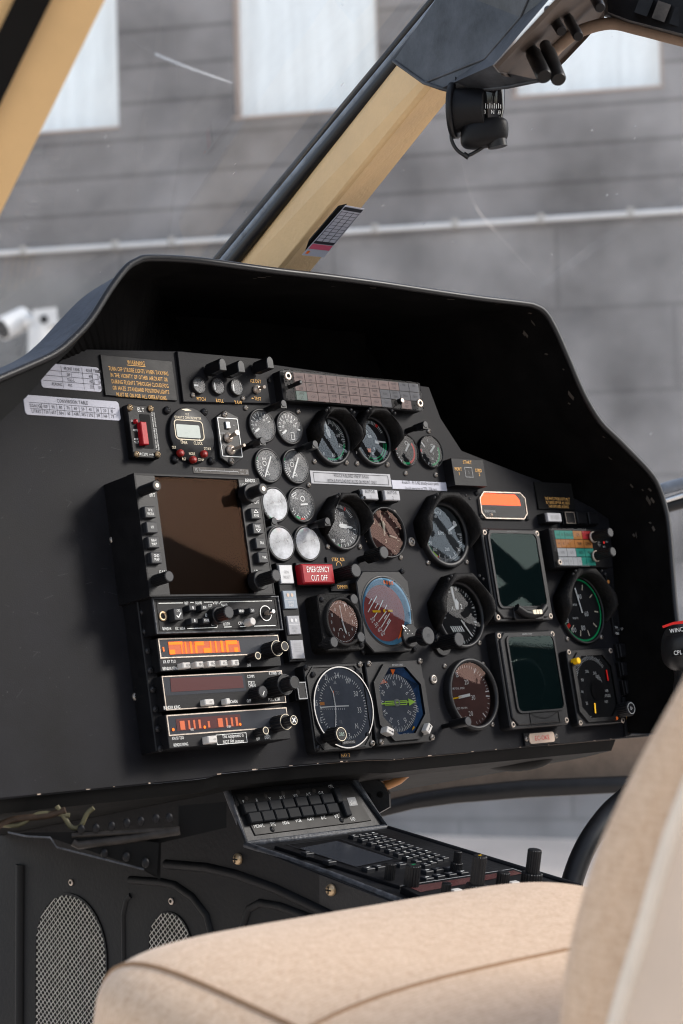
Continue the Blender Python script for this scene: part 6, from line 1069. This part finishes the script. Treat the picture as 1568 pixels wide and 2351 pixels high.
# ------------------------------------------------------------------ seat
ZS = 1.20; S0 = cp(100, 2272, ZS); RS = S0.x; AFT = Vector((0, -1, 0)); tl = R_(9); AX = (AFT*math.cos(tl)-Vector((0, 0, 1))*math.sin(tl)); NZ = Vector((0, 0, 1))*math.cos(tl)+AFT*math.sin(tl); RX = Vector((1, 0, 0)); LR, LA, LT = .482, .44, .115
seat = link('pilot_seat', None, None, None, 'beige woven fabric cockpit seat in the foreground', 'seat'); b = MB(); sc0 = S0+RX*LR/2+AX*LA/2-NZ*.012
ell(b, sc0, (RX*LR/2, AX*LA/2, NZ*LT/2), 'fabric', .62, .30, 128, 48); b.build('cushion', seat)
def surf(r, a):      # point on the cushion top at right r, aft a (both -1..1)
    f = (abs(r)**(2/.30)+abs(a)**(2/.30)); f = min(1, f)**(.30/.62); return sc0+RX*LR/2*r+AX*LA/2*a+NZ*LT/2*max(0, 1-f)**(.31)
b = MB(); b.tube([surf(-.93+1.86*i/40, -.14) for i in range(41)], .0014, 'seam', 8); b.build('cross_seam', seat)
b = MB(); fcos = lambda w, e: math.copysign(abs(w)**e, w)
def supt(eta, om): return sc0+RX*LR/2*(fcos(math.cos(eta), .62)*fcos(math.cos(om), .30))+AX*LA/2*(fcos(math.cos(eta), .62)*fcos(math.sin(om), .30))+NZ*LT/2*fcos(math.sin(eta), .62)
loop = []
for i in range(80):   # welt round the left end of the cushion: where the surface crosses a plane a little inside its left side
    ang = -math.pi*.95+math.pi*1.9*i/79
    a_, n_ = math.cos(ang), math.sin(ang); lo_, hi_ = 0, 1.2
    for _ in range(30):
        md = (lo_+hi_)/2; r = -.86; a2, n2 = -a_*md, n_*md
        f = (abs(r)**(2/.30)+abs(a2)**(2/.30))**(.30/.62)+abs(n2)**(2/.62)
        if f < 1: lo_ = md
        else: hi_ = md
    loop.append(sc0+RX*LR/2*-.86+AX*LA/2*(-a_*lo_)+NZ*LT/2*(n_*lo_))
b.tube(loop, .0018, 'seam', 8); b.build('welt', seat)
RB = cp(222, 2275, ZS).x-.005; fr = [(1760, 1170), (1660, 1380), (1570, 1550), (1462, 1750), (1384, 1920), (1334, 2080), (1304, 2220), (1290, 2360), (1284, 2500), (1284, 2650)]; rr_ = [(1390, 2650), (1400, 2500), (1424, 2351), (1490, 2130), (1566, 1880), (1690, 1590), (1850, 1250)]
BP = Plane(Vector((RB, 0, 0)), (0, -1, 0), (0, 0, 1)); prof = [BP.uv(*q)[:2] for q in [(x-68, y) for x, y in fr]+[(x+170, y) for x, y in rr_]]; prof = [tuple(p[:2]) for p in dense([(*p, 0) for p in prof[:10]], 3)]+[tuple(p[:2]) for p in dense([(*p, 0) for p in prof[10:]], 3)]; prof = ccw(prof)
b = MB(); rows = []
for r, d in ((0, .030), (.002, .020), (.008, .010), (.018, .004), (.034, 0), (.41, 0), (.43, .010), (.44, .03)): rows.append([(x, y, -r) for x, y in offset(prof, d)])
b.grid(rows, 'fabric', True, True); b.poly(rows[0], 'fabric'); b.build('backrest', seat, BP.mat())
b = MB(); pl_ = dense([(*BP.uv(*q)[:2], .002) for q in rr_], 4); b.tube(pl_, .005, 'piping', 12); b.build('piping', seat, BP.mat())
sh = [BP.uv(*q)[:2] for q in rr_]+[BP.uv(*q)[:2] for q in ((2200, 1250), (2100, 1800), (1900, 2400), (1850, 2650))]; b = MB(); b.prism(sh, -.46, .004, 'shell', .004); b.build('shell', seat, BP.mat())
# ------------------------------------------------------------------ outside
al, ro = R_(12), R_(1.5); wx = (RT*math.cos(al)-HD*math.sin(al)); wx = wx*math.cos(ro)+Vector((0, 0, 1))*math.sin(ro)
WL = Plane(cp(784, 1307, 12.0), wx, (0, 0, 1)); wu = lambda x, y: WL.uv(x, y)[:2]
def brick(name, col, rowh, bw, mort, k=.5):
    m = bpy.data.materials.new(name); m.use_nodes = True; nt = m.node_tree; bs = nt.nodes['Principled BSDF']; L = nt.links.new; tc = nd(nt, 'ShaderNodeTexCoord'); br_ = nd(nt, 'ShaderNodeTexBrick'); br_.offset = .5
    L(tc.outputs['Object'], br_.inputs['Vector']); br_.inputs['Scale'].default_value = 1; br_.inputs['Row Height'].default_value = rowh; br_.inputs['Brick Width'].default_value = bw; br_.inputs['Mortar Size'].default_value = mort; br_.inputs['Mortar Smooth'].default_value = .3
    br_.inputs['Color1'].default_value = (*[c*1.06 for c in col], 1); br_.inputs['Color2'].default_value = (*[c*.94 for c in col], 1); br_.inputs['Mortar'].default_value = (*[c*k for c in col], 1)
    n = nd(nt, 'ShaderNodeTexNoise'); n.inputs['Scale'].default_value = 1.6; n.inputs['Detail'].default_value = 7; L(tc.outputs['Object'], n.inputs['Vector']); mr = nd(nt, 'ShaderNodeMapRange'); mr.inputs['From Min'].default_value = .3; mr.inputs['From Max'].default_value = .7; mr.inputs['To Min'].default_value = .55; mr.inputs['To Max'].default_value = 1.5; L(n.outputs['Fac'], mr.inputs['Value'])
    mx = nd(nt, 'ShaderNodeMix', data_type='RGBA', blend_type='MULTIPLY'); mx.inputs[0].default_value = 1; L(br_.outputs['Color'], mx.inputs[6]); L(mr.outputs['Result'], mx.inputs[7]); L(mx.outputs[2], bs.inputs['Base Color']); bs.inputs['Roughness'].default_value = .9; return m
K['wallu'] = brick('grey_block_courses', (.21, .20, .197), .225, 30, .012, .62); K['walll'] = brick('grey_concrete_panels', (.205, .197, .194), .5, 1.35, .013, .78)
wall = link('concrete_wall', None, None, WL.mat(), 'grey concrete building wall seen blurred through the windscreen', 'wall'); b = MB()
def rc(x0, x1, y0, y1): return [(x0, y0), (x1, y0), (x1, y1), (x0, y1)]
xm = lambda x, y: wu(x, y)[0]; vs_ = wu(700, 262)[1]; vc = wu(700, 541)[1]; vb = -1.78; vt = 6.0
wins = [(-1.2+xm(-150, 150), xm(270, 150)), (xm(533, 150), xm(868, 130)), (xm(1172, 130), xm(1521, 120))]; xl, xr = -9, 9; c = xl; b.prism(rc(xl, xr, vc, vs_), -.3, 0, 'wallu')
for a, e in wins: b.prism(rc(c, a, vs_, vt), -.3, 0, 'wallu'); c = e
b.prism(rc(c, xr, vs_, vt), -.3, 0, 'wallu'); b.build('block_courses', wall)
b = MB(); b.prism(rc(xl, xr, vb, vc), -.3, 0, 'walll'); b.build('lower_panels', wall)
for i, (a, e) in enumerate(wins):
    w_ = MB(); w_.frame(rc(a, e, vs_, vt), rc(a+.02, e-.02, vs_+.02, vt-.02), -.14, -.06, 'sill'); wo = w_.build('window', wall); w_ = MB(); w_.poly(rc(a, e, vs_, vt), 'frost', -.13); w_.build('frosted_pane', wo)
    w_ = MB(); w_.prism(rc(a, e, vs_-.0, vs_+.012), -.13, .012, 'sill'); w_.build('sill', wo)
cd = link('wall_conduit', None, None, WL.mat(), 'white pipe clipped along the grey wall outside', 'pipe'); b = MB(); v0 = vc; b.tube([(xl, v0, .05), (xr, v0, .05)], .016, 'whiteext', 12); b.build('pipe', cd)
for x in (60, 270, 400, 690, 865, 1048, 1245, 1450): b = MB(); b.prism(rc(xm(x, 540)-.018, xm(x, 540)+.018, v0-.018, v0+.034), 0, .07, 'clamp'); b.build('clamp', cd)
# added unseen dark block, roofline shaped to cut sky out of the gauge reflections
def mir(x, y, D):
    u, v, k = PAN.uv(x, y); p = PAN.o+PAN.ex*u+PAN.ey*v; d = ray(x, y).normalized(); r = d-PAN.ez*(2*d.dot(PAN.ez)); nh = Vector((.70, -.71, 0)).normalized(); return p+r*((D-(p-PAN.o).dot(nh))/r.dot(nh))
rf = [mir(x, y, 14) for x, y in ((-2500, 1150), (-300, 930), (375, 1240), (700, 1385), (1000, 1470), (1500, 1500), (3500, 1480))]; b = MB(); gd = [Vector((p.x, p.y, 0)) for p in rf]; bk = Vector((2.8, -2.8, 0))
b.grid([gd, rf, [p+bk for p in rf], [p+bk for p in gd]], 'reflection_block', False); b.build('reflection_block', None, None, 'added unseen dark block shaping the reflections in the instrument glass', 'reflection block')
dp_ = link('reflection_bars', None, None, None, 'added unseen black bars giving dark diagonals in the instrument glass', 'reflection bars')  # unseen bars added to cross the display reflections with dark diagonals
for A_, B2, wd in (((860, 1090), (1460, 1600), .035), ((1060, 1420), (1500, 1120), .03), ((560, 900), (900, 1250), .025)):
    b = MB(); b.tube([mir(*A_, 1.05), mir(*lerp(A_, B2, .5), 1.05), mir(*B2, 1.05)], wd*.5, 'rubber', 10); b.build('post', dp_)
b = MB(); b.add([(-60, -60, 0), (60, -60, 0), (60, 60, 0), (-60, 60, 0)], [(0, 1, 2, 3)], 'pave'); b.v = [(x, y, .17) for x, y, _ in b.v]; b.build('ground', None, None, None, None, None, 'structure')
# security camera on a post
sc_ = link('security_camera', None, None, None, 'white bullet security camera on a post outside at the left', 'camera'); Zq = 10.3; b = MB(); b.tube([cp(4, 756, Zq), cp(58, 730, Zq+.1)], .062, 'whiteext', 16); b.build('barrel', sc_)
b = MB(); b.tube([cp(2, 757, Zq-.01), cp(8, 754, Zq)], .052, 'knob', 16); b.build('lens', sc_); b = MB(); b.tube([cp(55, 735, Zq), cp(82, 738, Zq)], .035, 'whiteext', 10); o = [(74, 712), (130, 705), (134, 745), (80, 752)]; rails(b, [[cp(x, y, Zq-.06) for x, y in o], [cp(x, y, Zq+.06) for x, y in o]], 'whiteext'); b.build('bracket', sc_)
b = MB(); b.tube([cp(101, 733, Zq-.07), cp(101, 733, Zq-.05)], .022, 'knob', 12); b.build('joint', sc_); b = MB(); b.tube([cp(95, 750, Zq), cp(95, 1900, Zq)], .07, 'whiteext', 12); b.build('post', sc_)
# chain link fence and shrubs in front of the wall
FN = Plane(cp(150, 720, 11.2), RT, (0, 0, 1)); b = MB(); x0, y1 = FN.uv(-40, 640)[:2]; x1, y0 = FN.uv(400, 1000)[:2]; H_ = y1-y0; k = x0-H_
while k < x1:
    for s_ in (1, -1):
        a0, a1 = max(k, x0), min(k+H_, x1)
        if a1 > a0: b.bar((a0, y0+(a0-k) if s_ > 0 else y1-(a0-k)), (a1, y0+(a1-k) if s_ > 0 else y1-(a1-k)), .006, .002*s_, 'clamp2')
    k += .05
b.build('chain_link_fence', None, FN.mat(), 'blurred chain link fence behind the security camera', 'fence')
# ------------------------------------------------------------------ light and camera
w = bpy.data.worlds.new('World'); SC.world = w; w.use_nodes = True; nt = w.node_tree; bg = nt.nodes['Background']; sk = nd(nt, 'ShaderNodeTexSky'); sk.sky_type = 'NISHITA'; sk.sun_disc = False
sd = Vector((.62, -.56, .55)).normalized(); sk.sun_elevation = math.asin(sd.z); sk.sun_rotation = math.atan2(sd.x, sd.y); sk.dust_density = 1.5; sk.ozone_density = 1
hs = nd(nt, 'ShaderNodeHueSaturation'); hs.inputs['Saturation'].default_value = .6; nt.links.new(sk.outputs[0], hs.inputs['Color']); nt.links.new(hs.outputs[0], bg.inputs['Color']); bg.inputs['Strength'].default_value = .15
sl = bpy.data.lights.new('sun', 'SUN'); sl.energy = 1.4; sl.angle = R_(12); sl.color = (1, .95, .88); so = bpy.data.objects.new('sun', sl); COL.objects.link(so); so.rotation_euler = sd.to_track_quat('Z', 'Y').to_euler()
cam = bpy.data.cameras.new('camera'); co = bpy.data.objects.new('camera', cam); COL.objects.link(co); cam.sensor_fit = 'VERTICAL'; cam.sensor_height = 36; cam.sensor_width = 24; cam.lens = FPX/2351*36
cm = Matrix((RT, UP, -FW)).transposed().to_4x4(); cm.translation = CAM; co.matrix_world = cm; cam.clip_end = 300; cam.clip_start = .05
cam.dof.use_dof = True; cam.dof.focus_distance = 1.83; cam.dof.aperture_fstop = 9; SC.camera = co
SC.view_settings.view_transform = 'Standard'; SC.view_settings.look = 'None'; SC.view_settings.exposure = 1.15; SC.view_settings.gamma = 1; SC.view_settings.use_curve_mapping = False
SC.cycles.use_denoising = True; SC.cycles.denoising_prefilter = "ACCURATE"; SC.cycles.use_adaptive_sampling = False; SC.cycles.filter_width = 1.05; SC.cycles.max_bounces = 8; SC.cycles.transparent_max_bounces = 24; SC.cycles.caustics_reflective = False; SC.cycles.caustics_refractive = False
